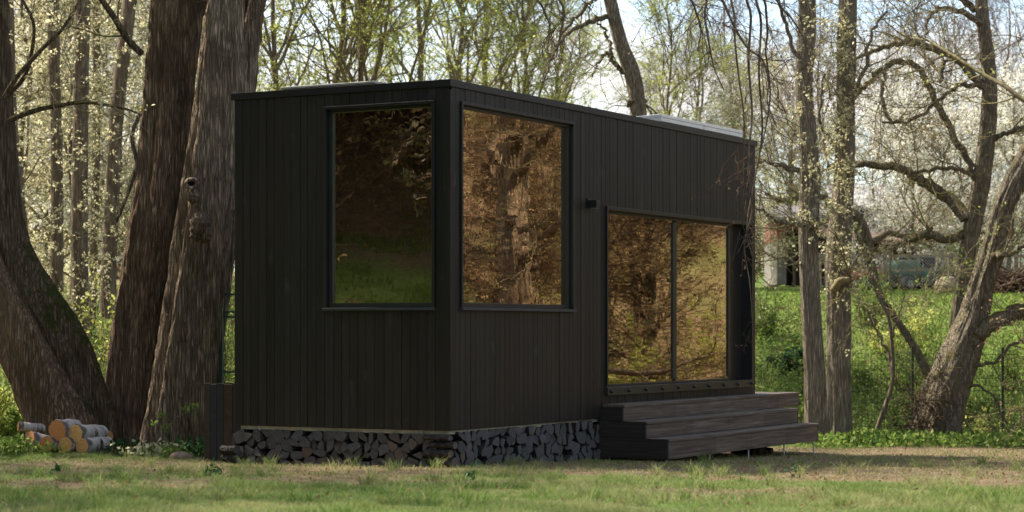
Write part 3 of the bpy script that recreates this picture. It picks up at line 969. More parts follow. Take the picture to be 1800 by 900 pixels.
def area(p):
    p = np.array(p); x, y = p[:, 0], p[:, 1]
    return .5 * abs(np.dot(x, np.roll(y, -1)) - np.dot(y, np.roll(x, -1)))


def log_cells(L, z0f, z1, rs, w=.128, rows=4):
    """rows of split-log outlines filling the strip 0..L below z1 and above the ground profile z0f(u)"""
    seeds = []; rid = []
    for r in range(rows):
        u = rs.rand() * w
        while u < L:
            zb = z0f(u)
            h = (z1 - zb) / rows
            seeds.append((u + (rs.rand() - .5) * w * .5, zb + h * (r + .5) + (rs.rand() - .5) * h * .65)); rid.append(r)
            u += w * (.55 + rs.rand() * .85)
    S = np.array(seeds); out = []
    for i, s in enumerate(S):
        poly = [np.array(p) for p in ((max(0, s[0] - .3), z0f(s[0])), (min(L, s[0] + .3), z0f(s[0])), (min(L, s[0] + .3), z1), (max(0, s[0] - .3), z1))]
        for j in np.argsort(((S - s) ** 2).sum(1))[1:16]:
            n = S[j] - s; m = (S[j] + s) / 2
            poly = clip_poly(poly, n, np.dot(n, m))
            if len(poly) < 3: break
        if len(poly) < 3 or area(poly) < .0012: continue
        if rs.rand() < .8:                                   # split faces: one or two straight cuts
            for _ in range(rs.randint(1, 3)):
                a = rs.rand() * 6.283; n = np.array([math.cos(a), math.sin(a)]); c0 = np.mean(poly, 0)
                q = clip_poly(poly, n, np.dot(n, c0) + .012 + .02 * rs.rand())
                if len(q) >= 3 and area(q) > .66 * area(poly): poly = q
        c0 = np.mean(poly, 0)
        poly = [c0 + (p - c0) * .97 for p in poly]
        # soften one or two corners like the bark side of a log
        q = []
        for k, p in enumerate(poly):
            a, b = poly[k - 1], poly[(k + 1) % len(poly)]
            t = .10 + .22 * rs.rand() if rs.rand() < .5 else .05
            q += [p + (a - p) * t, p + (b - p) * t]
        out.append((rid[i], c0[0], q))
    return out


ORD = ['zeroth', 'first', 'second', 'third', 'fourth', 'fifth', 'sixth', 'seventh', 'eighth', 'ninth', 'tenth', 'eleventh', 'twelfth', 'thirteenth', 'fourteenth', 'fifteenth', 'sixteenth', 'seventeenth', 'eighteenth', 'nineteenth', 'twentieth']


def ordw(n):
    if n <= 20: return ORD[n]
    t, u = divmod(n, 10); T = {2: 'twenty', 3: 'thirty', 4: 'forty', 5: 'fifty', 6: 'sixty'}[t]
    return T + '-' + ORD[u] if u else T[:-1] + 'ieth'


def stack(face, L, start, z0f, z1, seed, rows, side):
    rs = np.random.RandomState(seed)
    cells = log_cells(L, z0f, z1, rs, rows=rows)
    names = {4: ['bottom', 'second', 'third', 'top'], 5: ['bottom', 'second', 'middle', 'fourth', 'top']}[rows]
    for r in range(rows):
        row = sorted([c for c in cells if c[0] == r], key=lambda c: c[1])
        if face == 'L': row = row[::-1]                        # left to right as one faces the wall
        for i, (_, uc, poly) in enumerate(row):
            pr = .02 + rs.rand() * .045; D = .29
            if face == 'R': f = lambda p, d: (start + p[0], -pr + d + .03, p[1])
            else: f = lambda p, d: (-pr + d + .03, start + p[0], p[1])
            n = len(poly); jit = rs.randn(2) * .01
            tilt = rs.randn(2) * .12
            c0 = np.mean(poly, 0)
            fr = [f(p, float(np.dot(tilt, p - c0))) for p in poly]
            bk = [f(p + jit, D) for p in poly]
            g = Geo()
            V = np.array([(*(loc2w(q[0], q[1])), q[2]) for q in fr + bk])
            base = V[:n].mean(0)
            cen = V[:n].mean(0) - base
            g.ngon(V - base, [[i2, (i2 + 1) % n, n + (i2 + 1) % n, n + i2] for i2 in range(n)], 1)
            g.poly = [p if len(p[0]) != 4 else p for p in g.poly]
            g.ngon((V - base)[:n], [list(range(n))[::-1]], 0)
            o = obj('split_log', g, [M['log_end'], M['log_bark']])
            o.location = base
            sh = 'thick' if area(poly) > .009 else ('thin' if area(poly) < .005 else 'medium')
            tag(o, f'{sh} split log, {ordw(i + 1)} from left in {names[r]} row under the {side} wall', 'firewood', 'split logs stacked under the cabin')


def gz(u, v):
    x, y = loc2w(u, v)
    return float(height(x, y)) - .02


stack('L', 2.42, .10, lambda u: gz(-.04, .1 + u), .318, 21, 4, 'short')
stack('R', 3.02, .12, lambda u: gz(.12 + u, -.04), .335, 22, 4, 'long')
# bark-sided logs laid crosswise at the near corner and at the left end of the stack


def cross_log(p0, p1, r, sq, seed, label):
    rs = np.random.RandomState(seed)
    p0 = np.array(p0); p1 = np.array(p1); mid = (p0 + p1) / 2
    d = (p1 - p0) / np.linalg.norm(p1 - p0); a = np.cross(d, (0, 0, 1)); b = np.cross(a, d)
    n = 12; V = []
    prof = [(math.cos(t), math.sin(t) * sq * (1 if math.sin(t) > 0 else .75)) for t in np.arange(n) * 2 * math.pi / n]
    prof = [(c + rs.randn() * .05, s + rs.randn() * .05) for c, s in prof]
    for k in range(5):
        p = p0 + (p1 - p0) * k / 4 - mid + rs.randn(3) * .003
        V += [p + r * c * a + r * s * b for c, s in prof]
    g = Geo(); g.ngon(np.array(V), [[k * n + i, k * n + (i + 1) % n, (k + 1) * n + (i + 1) % n, (k + 1) * n + i] for k in range(4) for i in range(n)], 1)
    g.ngon(np.array(V[:n]), [list(range(n))[::-1]], 0); g.ngon(np.array(V[-n:]), [list(range(n))], 0)
    o = obj('split_log', g, [M['log_end'], M['log_bark']], smooth=False); o.location = mid
    tag(o, label, 'firewood', 'split logs stacked under the cabin')


def LP(u, v, z): return (*loc2w(u, v), z)


for i, (z, r, s) in enumerate([(.045, .066, .85), (.135, .052, .8), (.215, .046, .8), (.283, .045, .62)]):
    if i % 2 == 0: a, b = LP(-.0, .20, z), LP(-.0, -.065, z)
    else: a, b = LP(-.02, .26, z), LP(-.02, -.03, z)
    cross_log(a, b, r, s, 40 + i, f'bark-sided log laid crosswise at the near corner of the stack, {["lowest", "second lowest", "second highest", "topmost"][i]} there')
for i, (z, r, s) in enumerate([(.02, .06, .7), (.105, .062, .8)]):
    cross_log(LP(-.06, 2.60, z), LP(-.06, 2.42, z), r, s, 60 + i, f'{["lower", "upper"][i]} grey log jutting out at the left end of the firewood stack')
for i, (u, v, r) in enumerate([(6.9, -.25, .055), (7.05, -.27, .06), (7.2, -.25, .055), (7.33, -.3, .05)]):
    z = gz(u, v) + r * .9
    cross_log(LP(u, v, z), LP(u, v + .3, z + .02), r, .9, 70 + i, f'{ORD[i + 1]} log from the left lying in the shade under the far end of the steps')


# ------------------------------------------------------------------ steps
rsx = np.random.RandomState(8)
steps = empty('porch_steps', (*loc2w(3.17, 0), 0), CAB_RZ, 'three weathered dark wooden steps leading up to the sliding glass door', 'steps')
S_T = [(-.284, -.03, .505, 0, 5.12), (-.553, -.284, .327, 0, 4.38), (-.812, -.553, .147, 0, 4.42)]   # front, back, top, u0, u1
for k, (y0, y1, zt, u0, u1) in enumerate(S_T):
    g = Geo(); e = [u0] + sorted([u0 + (u1 - u0) * (.26, .52, .76)[i] + rsx.randn() * .06 for i in range(3)]) + [u1]
    bw = (y1 - y0) / 2
    for j in range(2):
        off = rsx.randn() * .15
        ee = [e[0]] + [v + off * (1 if j else 0) for v in e[1:-1]] + [e[-1]]
        for a, b in zip(ee[:-1], ee[1:]):
            g.box(a + .001, b - .001, y0 - .012 * (j == 0) + bw * j + .0025, y0 + bw * (j + 1) - .0025, zt - .028, zt + rsx.rand() * .002)
    obj('tread', g, M['steps'], steps, bevel=.003)
    g = Geo()
    hb = .178 if k < 2 else .215
    for a, b in zip(e[:-1], e[1:]):
        zz = zt - .030
        g.box(a + .0015, b - .0015, y0, y0 + .024, zz - (hb - .032), zz)
    obj('riser', g, M['steps'], steps, bevel=.003)
# deck that carries on past the cabin's far corner
g = Geo()
for j in range(6):
    g.box(4.33, 5.12, -.026 + j * .125, -.026 + (j + 1) * .125 - .006, .478, .503)
g.box(5.096, 5.12, -.26, .72, .36, .474)
obj('deck_board', g, M['steps'], steps, bevel=.003)
# stepped side boards, left and right
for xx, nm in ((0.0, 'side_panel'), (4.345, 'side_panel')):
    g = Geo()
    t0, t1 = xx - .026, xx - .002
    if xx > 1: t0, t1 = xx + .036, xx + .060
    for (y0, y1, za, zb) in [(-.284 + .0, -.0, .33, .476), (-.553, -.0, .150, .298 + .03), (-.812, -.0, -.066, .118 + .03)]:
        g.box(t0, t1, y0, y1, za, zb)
    obj(nm, g, M['steps_shaded'], steps, bevel=.002)
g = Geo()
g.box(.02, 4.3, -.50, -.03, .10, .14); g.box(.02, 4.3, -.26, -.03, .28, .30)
obj('carcass', g, M['steps_shaded'], steps)
for u, v in [(.03, -.10), (.04, -.77), (1.17, -.77), (2.28, -.77), (3.38, -.77), (4.36, -.77), (4.9, .6)]:
    x, y = loc2w(3.17 + u, v); zg = float(height(x, y)) - .03
    g = Geo(); g.tubes(np.array([[u, v, zg], [u, v, \
        .35 if v > 0 else -.07]]), np.array([.011, .011]), 8, caps=True)
    g.box(u - .03, u + .03, v - .03, v + .03, zg + .026, zg + .033)
    obj('leg', g, M['steel'], steps)

# ------------------------------------------------------------------ box of dark boards left of the cabin
r = empty('board_bin', (*loc2w(.28, 2.56), 0), CAB_RZ, 'dark wooden bin of upright boards, one of them rusty orange, left of the cabin', 'bin')
zg = gz(.3, 2.8)
cols = [plain('bin_board_brown', (.035, .026, .018), .8, 0, .35, 18), plain('bin_board_blue', (.014, .018, .022), .7, 0, .3, 18), plain('bin_board_orange', (.045, .024, .015), .75, 0, .4, 18)]
seq = [(0, .16, 1), (.16, .27, 2), (.27, .36, 1), (.36, .44, 1), (.44, .52, 0)]
for i, (a, b, c) in enumerate(seq):
    g = Geo(); g.box(-.02, 0, a + .002, b - .002, zg, .76 - (.01 if i % 2 else 0)); obj('board', g, cols[c], r, bevel=.002)
g = Geo(); g.box(.0005, .5, .51, .53, zg, .75); g.box(.0005, .5, 0, .02, zg, .75); g.box(.48, .50, .021, .509, zg, .75); obj('side_panel', g, cols[0], r)
g = Geo(); g.box(.002, .478, .022, .508, .70, .72); obj('lid', g, cols[1], r)


# ------------------------------------------------------------------ birch logs on the grass, left
def round_log(p0, ax, L, r, seed, label, half=False):
    rs = np.random.RandomState(seed)
    ax = np.array(ax, float); ax /= np.linalg.norm(ax)
    n = 20; root = empty('birch_log', p0, 0, label, 'log', 'birch logs piled in front of the leaning tree')
    q = Vector((0, 0, 1)).rotation_difference(Vector(ax)); root.rotation_mode = 'QUATERNION'; root.rotation_quaternion = q
    th = np.arange(n) * 2 * math.pi / n
    rr = r * (1 + .05 * np.cos(2 * th + seed) + rs.randn(n) * .015)
    if half: rr = np.where(np.cos(th - 1.9) > .2, rr * .45 / np.maximum(np.cos(th - 1.9), .45), rr)
    V = []; S = 9
    for k in range(S):
        V += [(rr[i] * (1 + .04 * math.sin(k * 1.3 + i)) * math.cos(th[i]), rr[i] * (1 + .04 * math.sin(k * 1.3 + i)) * math.sin(th[i]), L * k / (S - 1)) for i in range(n)]
    g = Geo(); V = np.array(V)
    g.add(V, [[k * n + i, k * n + (i + 1) % n, (k + 1) * n + (i + 1) % n, (k + 1) * n + i] for k in range(S - 1) for i in range(n)])
    obj('bark', g, M['birch'], root, True)
    g = Geo(); E = [(rr[i] * math.cos(th[i]) * .985, rr[i] * math.sin(th[i]) * .985, -.004 + rs.rand() * .003) for i in range(n)]
    g.ngon(np.array(E + [(0, 0, -.006)]), [[n, (i + 1) % n, i] for i in range(n)])
    obj('cut_end', g, M['cut'], root)
    g = Geo(); g.ngon(np.array([(x, y, L + .004) for x, y, _ in E]), [list(range(n))]); obj('cut_end', g, M['cut'], root)


def gp(px, py, Y, dz=0):
    p = P(px, py, Y); return tuple(p)


YL = 23.5
zb = float(height(-5.0, YL)) + .085
for i, (px, py, Y, r, ax, L, lab, hf) in enumerate([
    (81, 781, YL, .092, (.40, .91, -.02), .36, 'lower left birch log with a dark orange cut end', False),
    (114, 783, YL - .03, .092, (.36, .93, 0), .36, 'middle birch log of the bottom layer, orange end up against the grass', False),
    (144, 785, YL - .05, .092, (.50, .86, 0), .42, 'lower right birch log of the pile with white bark showing', False),
    (101, 757, YL + .02, .115, (.38, .92, .0), .34, 'large round birch log on top of the pile, yellow cut face', False),
    (133, 762, YL + .0, .10, (.52, .85, -.05), .42, 'upper right birch log with white papery bark and yellow cut face', False),
    (53, 770, YL + .05, .085, (.65, .65, -.25), .36, 'split birch wedge leaning at the left end of the pile', True),
    (190, 771, YL + .35, .085, (-.75, .6, .12), .34, 'short grey birch piece turned away at the right end of the pile', True),
    (32, 749, YL + .8, .055, (.9, .4, -.1), .30, 'small reddish split piece lying behind the pile at its left', True)]):
    round_log(gp(px, py, Y), ax, L, r, 90 + i, lab, hf)

# pale stone between tree and bin
rs = np.random.RandomState(4)
bm_me = bpy.data.meshes.new('stone')
import bmesh
bm = bmesh.new(); bmesh.ops.create_icosphere(bm, subdivisions=3, radius=1)
for v in bm.verts:
    n_ = .8 + .45 * float(fbm(v.co.x * 1.5 + 4, v.co.y * 1.5, v.co.z * 1.5))
    v.co = Vector((v.co.x * .12 * n_, v.co.y * .09 * n_, v.co.z * .06 * n_))
bm.to_mesh(bm_me); bm.free(); bm_me.materials.append(plain('pinkish_stone', (.26, .19, .145), .9, 0, .25, 12, .5))
o = bpy.data.objects.new('stone', bm_me); COL.objects.link(o)
xx = (318 - CX) / F * 22.6
o.location = (xx, 22.6, float(height(xx, 22.6)) + .02); tag(o, 'flat pinkish stone on the bare earth beside the dark bin', 'stone')


# ------------------------------------------------------------------ the big trees on the left
def pxpath(pts, Y, dY=0.0):
    """[(px, py, r_px)] at distance Y (dY adds depth per point) -> points and radii in metres"""
    p = []; r = []
    for i, q in enumerate(pts):
        y = Y + dY * i
        p.append(P(q[0], q[1], y)); r.append(q[2] / F * y)
    return np.array(p), np.array(r)


def extend_up(p, r, top, drift, n=5, r1=.12):
    z0 = p[-1, 2]; d = p[-1] - p[-2]; d = d / d[2]
    P2 = []; R2 = []
    for k in range(1, n + 1):
        t = k / n
        q = p[-1] + d * (top - z0) * t * (1 - .5 * t) ; q[2] = z0 + (top - z0) * t
        q[0] += drift[0] * t; q[1] += drift[1] * t
        P2.append(q); R2.append(r[-1] * (1 - t) + r1 * t)
    return np.vstack([p, P2]), np.concatenate([r, R2])


def big_tree(name, trunks, bark_m, seed, label, leafy=1200, amp=.05, flute=.10, branches=(), top=15, drift=(0, 0), leaf='lf_cream', nseg=150, Y=25, crown_lo=.55, n1=9):
    p0 = None
    root = None
    rs = np.random.RandomState(seed)
    allp = []
    for i, (pts, Yt, dY) in enumerate(trunks):
        p, r = pxpath(pts, Yt, dY)
        p, r = extend_up(p, r, top, drift)
        if root is None:
            base = p[0].copy(); root = empty(name, tuple(base), 0, label, 'tree')
        g = Geo(); trunk_mesh(g, p, r, nseg, .045, amp, flute, 30, seed + i * 7, fl_n=5)
        obj('trunk', g, bark_m if not isinstance(bark_m, list) else bark_m[i], root, True, base)
        allp.append(smooth_path(p, r, 4))
    g = Geo(); lim = []
    for pts, Yt, dY in branches:
        p, r = pxpath(pts, Yt, dY); p, r = smooth_path(p, r, 6)
        lo_ = obj('limb', (lambda gg: (gg.tubes(p, r, 10), gg)[1])(Geo()), M['bark_moss'], root, True, base)
        lim.append((p, r, lo_))
    if lim:
        lf = Geo()
        for p, r, lo_ in lim:
            a, b = crown(p[None], r[None], rs, n1=3, n2=14, n3=70, L1=(.4, 1.1), L2=(.3, .7), L3=(.15, .45), a1=(.4, 1.0), leaves=90, lsize=.05, lo=.2, clump=3, tw=.004, up=.02)
            obj('twigs', a, M['twig'], lo_, True, base)
            [lf.f4.append(f + lf.n) for f in b.f4]; lf.v += b.v; lf.m4 += b.m4; lf.n += b.n
        obj('foliage', lf, M[leaf], root, offset=base)
    if leafy:
        sp, sr = allp[0]
        w, lf = crown(sp[None], sr[None], rs, n1=n1, n2=70, n3=500, L1=(2, 4.5), L2=(1, 2.2), L3=(.3, .9), up=.03, leaves=leafy, lsize=.09, lo=crown_lo, clump=2, tw=.008)
        obj('branches', w, M['twig'], root, True, base); obj('crown', lf, M[leaf], root, offset=base)
    return root


T2 = big_tree('old_tree', [([(232, 830, 62), (230, 760, 56), (240, 600, 50), (272, 400, 48), (292, 200, 45), (308, 0, 44)], 25.6, .02)], M['bark_big'], 2,
              'massive dark brown tree with furrowed mossy bark, behind the birch log pile', top=14, drift=(-1, .5), branches=[
                  ([(318, 40, 30), (345, 8, 22), (375, -30, 20)], 25.7, .05),
                  ([(250, 95, 6), (225, 70, 6), (200, 30, 5.5), (172, -10, 5)], 25.2, -.1),
                  ([(246, 200, 3.5), (232, 240, 4), (240, 290, 3.5), (225, 340, 3), (205, 390, 2)], 25.0, -.05)], nseg=170)
T3 = big_tree('old_tree', [([(316, 830, 58), (316, 760, 50), (334, 600, 48), (360, 400, 46), (388, 200, 47), (398, 0, 30)], 25.0, .03), ([(352, 780, 20), (362, 600, 22), (388, 400, 24), (416, 200, 28), (442, 0, 20)], 25.7, .03)],
              [M['bark_big2'], M['bark_big2']], 5, 'massive grey-brown tree with a knothole and two stems, touching the cabin wall', top=13, drift=(1.5, .3), nseg=170)
# knothole and burl on the grey-brown tree
g = Geo(); th = np.linspace(0, 2 * math.pi, 17)
c = P(337, 323, 24.42)
ring = np.stack([c[0] + .062 * np.cos(th), np.full(17, c[1] - .02), c[2] + .05 * np.sin(th)], -1)
g.tubes(ring, np.full(17, .024), 8)
g.tubes(np.array([[c[0], c[1] + .12, c[2]], [c[0], c[1] - .004, c[2]]]), np.array([.055, .055]), 14, caps=True, m=1)  # near-black plug that fills the knothole
o = obj('knothole', g, [M['bark_big2'], plain('knothole_core', (.012, .008, .006), .95)], T3, True, np.array(T3.location))
g = Geo(); bl = [(352, 395, .12), (347, 408, .09), (362, 412, .08), (340, 345, .07)]
for k, (px, py, rr) in enumerate(bl):
    c = P(px, py, 24.48)
    zz = np.linspace(-1, 1, 9); pr = np.sqrt(1 - zz ** 2 * .98) * rr
    g.tubes(np.stack([np.full(9, c[0]) + zz * .02, np.full(9, c[1]), c[2] + zz * rr * 1.3], -1), pr * (1 + .15 * np.sin(zz * 9)), 14)
obj('burl', g, M['bark_big2'], T3, True, np.array(T3.location))
T1 = big_tree('leaning_tree', [([(172, 800, 46), (163, 740, 40), (147, 690, 42), (108, 605, 48), (58, 525, 46), (16, 430, 38), (2, 300, 32), (-2, 150, 26), (-4, 0, 22)], 25.0, .0),
                               ([(105, 805, 60), (100, 745, 55), (66, 660, 52), (22, 570, 50), (-50, 440, 46), (-100, 300, 40)], 24.7, .02)],
              [M['bark_moss'], M['bark_big']], 9, 'leaning tree at the left edge, two crossing mossy trunks behind the birch logs', top=13, drift=(.3, .5), leafy=2200, amp=.03, flute=.05, branches=[
                  ([(10, 170, 4), (45, 130, 4), (60, 50, 3), (40, 0, 2.5), (30, -30, 2)], 24.6, -.08),
                  ([(5, 175, 5), (30, 135, 4.5), (70, 90, 4), (110, 50, 3), (140, 0, 2.5), (150, -30, 2)], 24.4, -.05),
                  ([(15, 212, 5), (50, 198, 4.5), (90, 188, 4), (150, 180, 3.2), (215, 190, 2.4), (245, 200, 1.5)], 24.6, -.04)], nseg=150)

# ------------------------------------------------------------------ the trees on the right
def right_tree(name, pts, Y, dY, bark_m, seed, label, limbs, leaf, top=13, amp=.02, flute=.04, shoots=(), drift=(0, 0), nseg=70, lsize=.045, crown_n=900, twm='twig', limb_leaves=160, sub=(4, 26, 150)):
    rs = np.random.RandomState(seed)
    p, r = pxpath(pts, Y, dY)
    if top: p, r = extend_up(p, r, top, drift)
    base = p[0].copy(); root = empty(name, tuple(base), 0, label, 'tree')
    g = Geo(); trunk_mesh(g, p, r, nseg, .06, amp, flute, 30, seed, fl_n=4, fl_h=.8)
    obj('trunk', g, bark_m, root, True, base)
    w = Geo(); lf = Geo()

    def merge(a, b):
        b0 = a.n
        a.v += b.v; a.f4 += [f + b0 for f in b.f4]; a.m4 += b.m4; a.n += b.n
    for L in limbs:
        q, qr = pxpath(L, Y + (rs.rand() - .5) * .6, (rs.rand() - .5) * .25); q[0] = P(L[0][0], L[0][1], Y)
        q, qr = smooth_path(q, qr, 6)
        q[1:-1] += rs.randn(len(q) - 2, 3) * .018
        gg = Geo(); gg.tubes(q, qr, 9); lo_ = obj('limb', gg, bark_m, root, True, base)
        a, b = crown(q[None], qr[None], rs, n1=sub[0], n2=sub[1], n3=sub[2], L1=(.5, 1.5), L2=(.3, .9), L3=(.15, .5), a1=(.4, 1.1), leaves=limb_leaves, lsize=lsize, lo=.2, clump=2, tw=.0045, up=.03)
        obj('twigs', a, M[twm], lo_, True, base); merge(lf, b)
    for (px, py, n) in shoots:                                  # tufts of shoots that break out of the bark
        c = P(px, py, Y - .12)
        d = rs.randn(n, 3); d[:, 1] -= 1.0; d[:, 2] += .2
        B = blimb(np.repeat(c[None], n, 0) + rs.randn(n, 3) * [.06, .02, .10], d, .15 + .3 * rs.rand(n), 4, .2, -.03, rs)
        rb = np.full((n, 5), .004)
        w.tubes(B, rb, 3)
        pp, _, _ = sample(B, rb, n * 5, rs, .3, 1)
        lf.add(*quads(np.repeat(pp, 2, 0) + rs.randn(len(pp) * 2, 3) * .02, .05, rs, .3))
    if crown_n:
        sp, sr = smooth_path(p, r, 4)
        a, b = crown(sp[None], sr[None], rs, n1=9, n2=60, n3=400, L1=(1.5, 3.2), L2=(.8, 1.6), L3=(.3, .8), leaves=crown_n, lsize=lsize * 1.2, lo=.6, clump=2, tw=.006, droop=.05)
        merge(w, a); merge(lf, b)
    if w.n: obj('branches', w, M[twm], root, True, base)
    if lf.n: obj('foliage', lf, M[leaf], root, offset=base)
    return root


rsr = np.random.RandomState(77)
sh1 = [(1421 + rsr.randn() * 12, y, 5) for y in range(20, 420, 26)]
sh2 = [(1480 + rsr.randn() * 14, y, 8) for y in range(20, 520, 16)]
right_tree('slim_tree', [(1438, 800, 24), (1436, 770, 20), (1432, 650, 19), (1425, 520, 18), (1421, 420, 18), (1424, 320, 19), (1420, 240, 18), (1413, 150, 17), (1418, 60, 17), (1418, -40, 16)], 31, .02, M['bark_grey'], 31,
           'slim upright grey trunk just right of the steps, nearer the cabin of the pair', [
               [(1405, 300, 5), (1370, 290, 4), (1340, 283, 3), (1315, 290, 2)], [(1440, 400, 4), (1400, 395, 4), (1360, 385, 3), (1325, 360, 2)], [(1410, 465, 3), (1380, 455, 2.4), (1345, 448, 1.6), (1325, 440, 1)],
               [(1412, 120, 4), (1385, 60, 3.5), (1372, 10, 3), (1360, -30, 2)]], 'lf_cream', shoots=sh1)
right_tree('slim_tree', [(1476, 800, 25), (1476, 772, 22), (1474, 650, 21), (1475, 560, 21), (1473, 470, 22), (1479, 380, 21), (1485, 300, 18), (1487, 200, 16), (1488, 100, 16), (1492, -40, 15)], 31.7, .02, M['bark_grey'], 33,
           'slim upright trunk dotted with pale leaf tufts, right one of the pair', [
               [(1495, 180, 4), (1520, 120, 3.5), (1530, 60, 3), (1560, 20, 2)], [(1470, 505, 8), (1482, 497, 9), (1494, 490, 7)], [(1470, 260, 3), (1440, 210, 2.6), (1450, 130, 2)]], 'lf_cream', shoots=sh2)
right_tree('hollow_tree', [(1640, 815, 52), (1644, 770, 41), (1660, 700, 38), (1680, 650, 34), (1698, 600, 31), (1715, 550, 26), (1726, 500, 23.5), (1742, 450, 21.5), (1754, 400, 20), (1771, 350, 21), (1797, 300, 22), (1835, 240, 21)], 32.2, .02, M['bark_ochre'], 35,
           'thick leaning tree with shaggy hollow base and a big limb reaching right', [
               [(1706, 600, 17), (1735, 575, 15), (1780, 552, 14), (1820, 540, 13), (1870, 530, 10)], [(1745, 447, 6), (1770, 450, 5), (1800, 432, 4), (1840, 420, 3)], [(1700, 560, 4), (1690, 610, 5), (1678, 660, 5), (1672, 720, 5)],
               [(1690, 640, 4), (1740, 640, 3), (1790, 600, 2.5), (1830, 590, 2)], [(1680, 660, 3), (1740, 690, 2), (1770, 745, 1.5)]], 'lf_yel', top=9, amp=.06, flute=.09, drift=(1.5, 0), nseg=110, crown_n=500, limb_leaves=60, sub=(5, 30, 90))
HT = [o for o in bpy.data.objects if o.name.startswith('hollow_tree')][0]
n = 260; hb_ = np.array(HT.location)
p0 = hb_ + np.stack([-.05 - .42 * rsr.rand(n), -.30 - .12 * rsr.rand(n), .15 + 1.25 * rsr.rand(n) ** 1.4], -1); p0[:, 0] += (p0[:, 2] - hb_[2]) * .16
d = rsr.randn(n, 3) * .6; d[:, 2] += .3; d[:, 0] -= .4; d[:, 1] -= .3
gg = Geo(); gg.tubes(blimb(p0, d, .15 + .45 * rsr.rand(n), 5, .28, -.12, rsr), np.full((n, 6), .0055), 4)
obj('root_shoots', gg, M['bark_big'], HT, True, hb_)
right_tree('gnarled_tree', [(1680, 650, 17), (1685, 560, 15), (1692, 500, 15), (1703, 440, 16), (1715, 370, 17), (1728, 300, 16), (1738, 200, 14.5), (1738, 130, 13.5), (1728, 40, 12.5), (1722, -40, 12)], 36.5, .0, M['bark_ochre'], 37,
           'tall gnarled tree behind the leaning one, long mossy limbs arching left', [
               [(1700, 385, 13), (1665, 348, 11), (1630, 325, 9.5), (1597, 303, 8), (1560, 290, 7), (1500, 289, 6), (1455, 293, 5)],
               [(1728, 152, 8), (1695, 115, 7.5), (1650, 88, 7), (1610, 74, 6), (1572, 78, 5), (1535, 90, 4), (1500, 106, 3)],
               [(1712, 312, 6), (1690, 265, 6), (1650, 190, 6), (1628, 140, 5.5), (1607, 114, 5.5), (1570, 112, 5.5), (1540, 130, 5), (1515, 155, 4.5), (1498, 180, 3)],
               [(1650, 145, 5), (1660, 105, 4.5)], [(1712, 310, 4.5), (1690, 299, 4), (1650, 297, 3.5), (1600, 303, 3)],
               [(1730, 20, 7), (1700, 8, 6), (1680, -20, 5)], [(1728, 40, 6), (1690, 22, 5), (1650, 15, 4), (1632, 35, 3), (1628, 60, 2)],
               [(1728, 152, 5), (1690, 148, 4), (1665, 165, 3.5), (1640, 185, 3), (1600, 212, 2.6), (1550, 215, 2)], [(1745, 245, 5), (1775, 230, 4), (1815, 218, 3)],
               [(1560, 112, 4), (1550, 160, 3.5), (1565, 215, 3), (1590, 200, 2)], [(1700, 410, 8), (1660, 420, 8), (1620, 410, 8), (1590, 425, 7), (1560, 440, 5)]],
           'lf_rust', top=12, amp=.03, twm='twig', nseg=80, crown_n=900, limb_leaves=240, sub=(7, 44, 260))
right_tree('sapling', [(1538, 800, 5), (1541, 760, 4.5), (1556, 715, 4.5), (1568, 675, 4), (1569, 620, 3.6), (1562, 560, 3.2), (1545, 525, 2.4), (1535, 505, 1.6)], 32.5, 0, M['bark_bg'], 39,
           'crooked thin sapling standing alone between the slim pair and the leaning tree', [[(1568, 655, 3), (1556, 610, 2.5), (1538, 575, 2), (1532, 540, 1.4)], [(1566, 600, 2), (1580, 550, 1.6), (1590, 520, 1)]], 'lf_green', top=0, amp=.004, flute=0, nseg=16, crown_n=0, limb_leaves=150, lsize=.05)
right_tree('crooked_tree', [(1655, 740, 8), (1640, 680, 7.5), (1610, 615, 7), (1575, 560, 6.5), (1548, 520, 6.5), (1532, 460, 7), (1524, 420, 10), (1510, 385, 9), (1490, 370, 7), (1460, 355, 6)], 37.5, .0, M['bark_ochre'], 43,
           'thin crooked trunk leaning left behind the sapling, toward the huts', [[(1530, 470, 5), (1500, 400, 4), (1480, 385, 3)], [(1525, 430, 5), (1560, 410, 5), (1600, 415, 4), (1640, 400, 3)], [(1460, 358, 6), (1420, 340, 5), (1380, 355, 4), (1345, 340, 3)]], 'lf_green', top=0, amp=.02, flute=.02, nseg=36, crown_n=0, limb_leaves=200, sub=(5, 30, 160))
right_tree('bare_tree', [(1150, 420, 20), (1132, 300, 17), (1122, 190, 15), (1112, 130, 15), (1093, 80, 13.5), (1076, 15, 12.5), (1064, -40, 12)], 34, .0, M['bark_ochre'], 41,
           'bare leaning tree rising behind the cabin roof with crooked branches', [
               [(1068, 29, 5), (1045, 33, 4.5), (1023, 43, 4), (992, 66, 3.5), (975, 88, 3), (965, 109, 3), (957, 144, 2)], [(1058, -10, 4), (1040, 3, 3.5), (1012, 31, 3), (988, 58, 2.4), (990, 80, 2)],
               [(1103, 130, 4.5), (1085, 117, 4), (1073, 100, 3.5), (1072, 78, 3), (1062, 55, 2.5), (1050, 39, 2)], [(1074, 90, 3), (1060, 100, 2.6), (1050, 112, 2.2), (1041, 136, 1.6)], [(1122, 170, 5), (1134, 178, 4)], [(1118, 185, 4), (1106, 178, 3), (1104, 186, 3)]],
           'lf_yel', top=11, crown_n=300, limb_leaves=16, sub=(3, 14, 30), amp=.015, flute=.01)

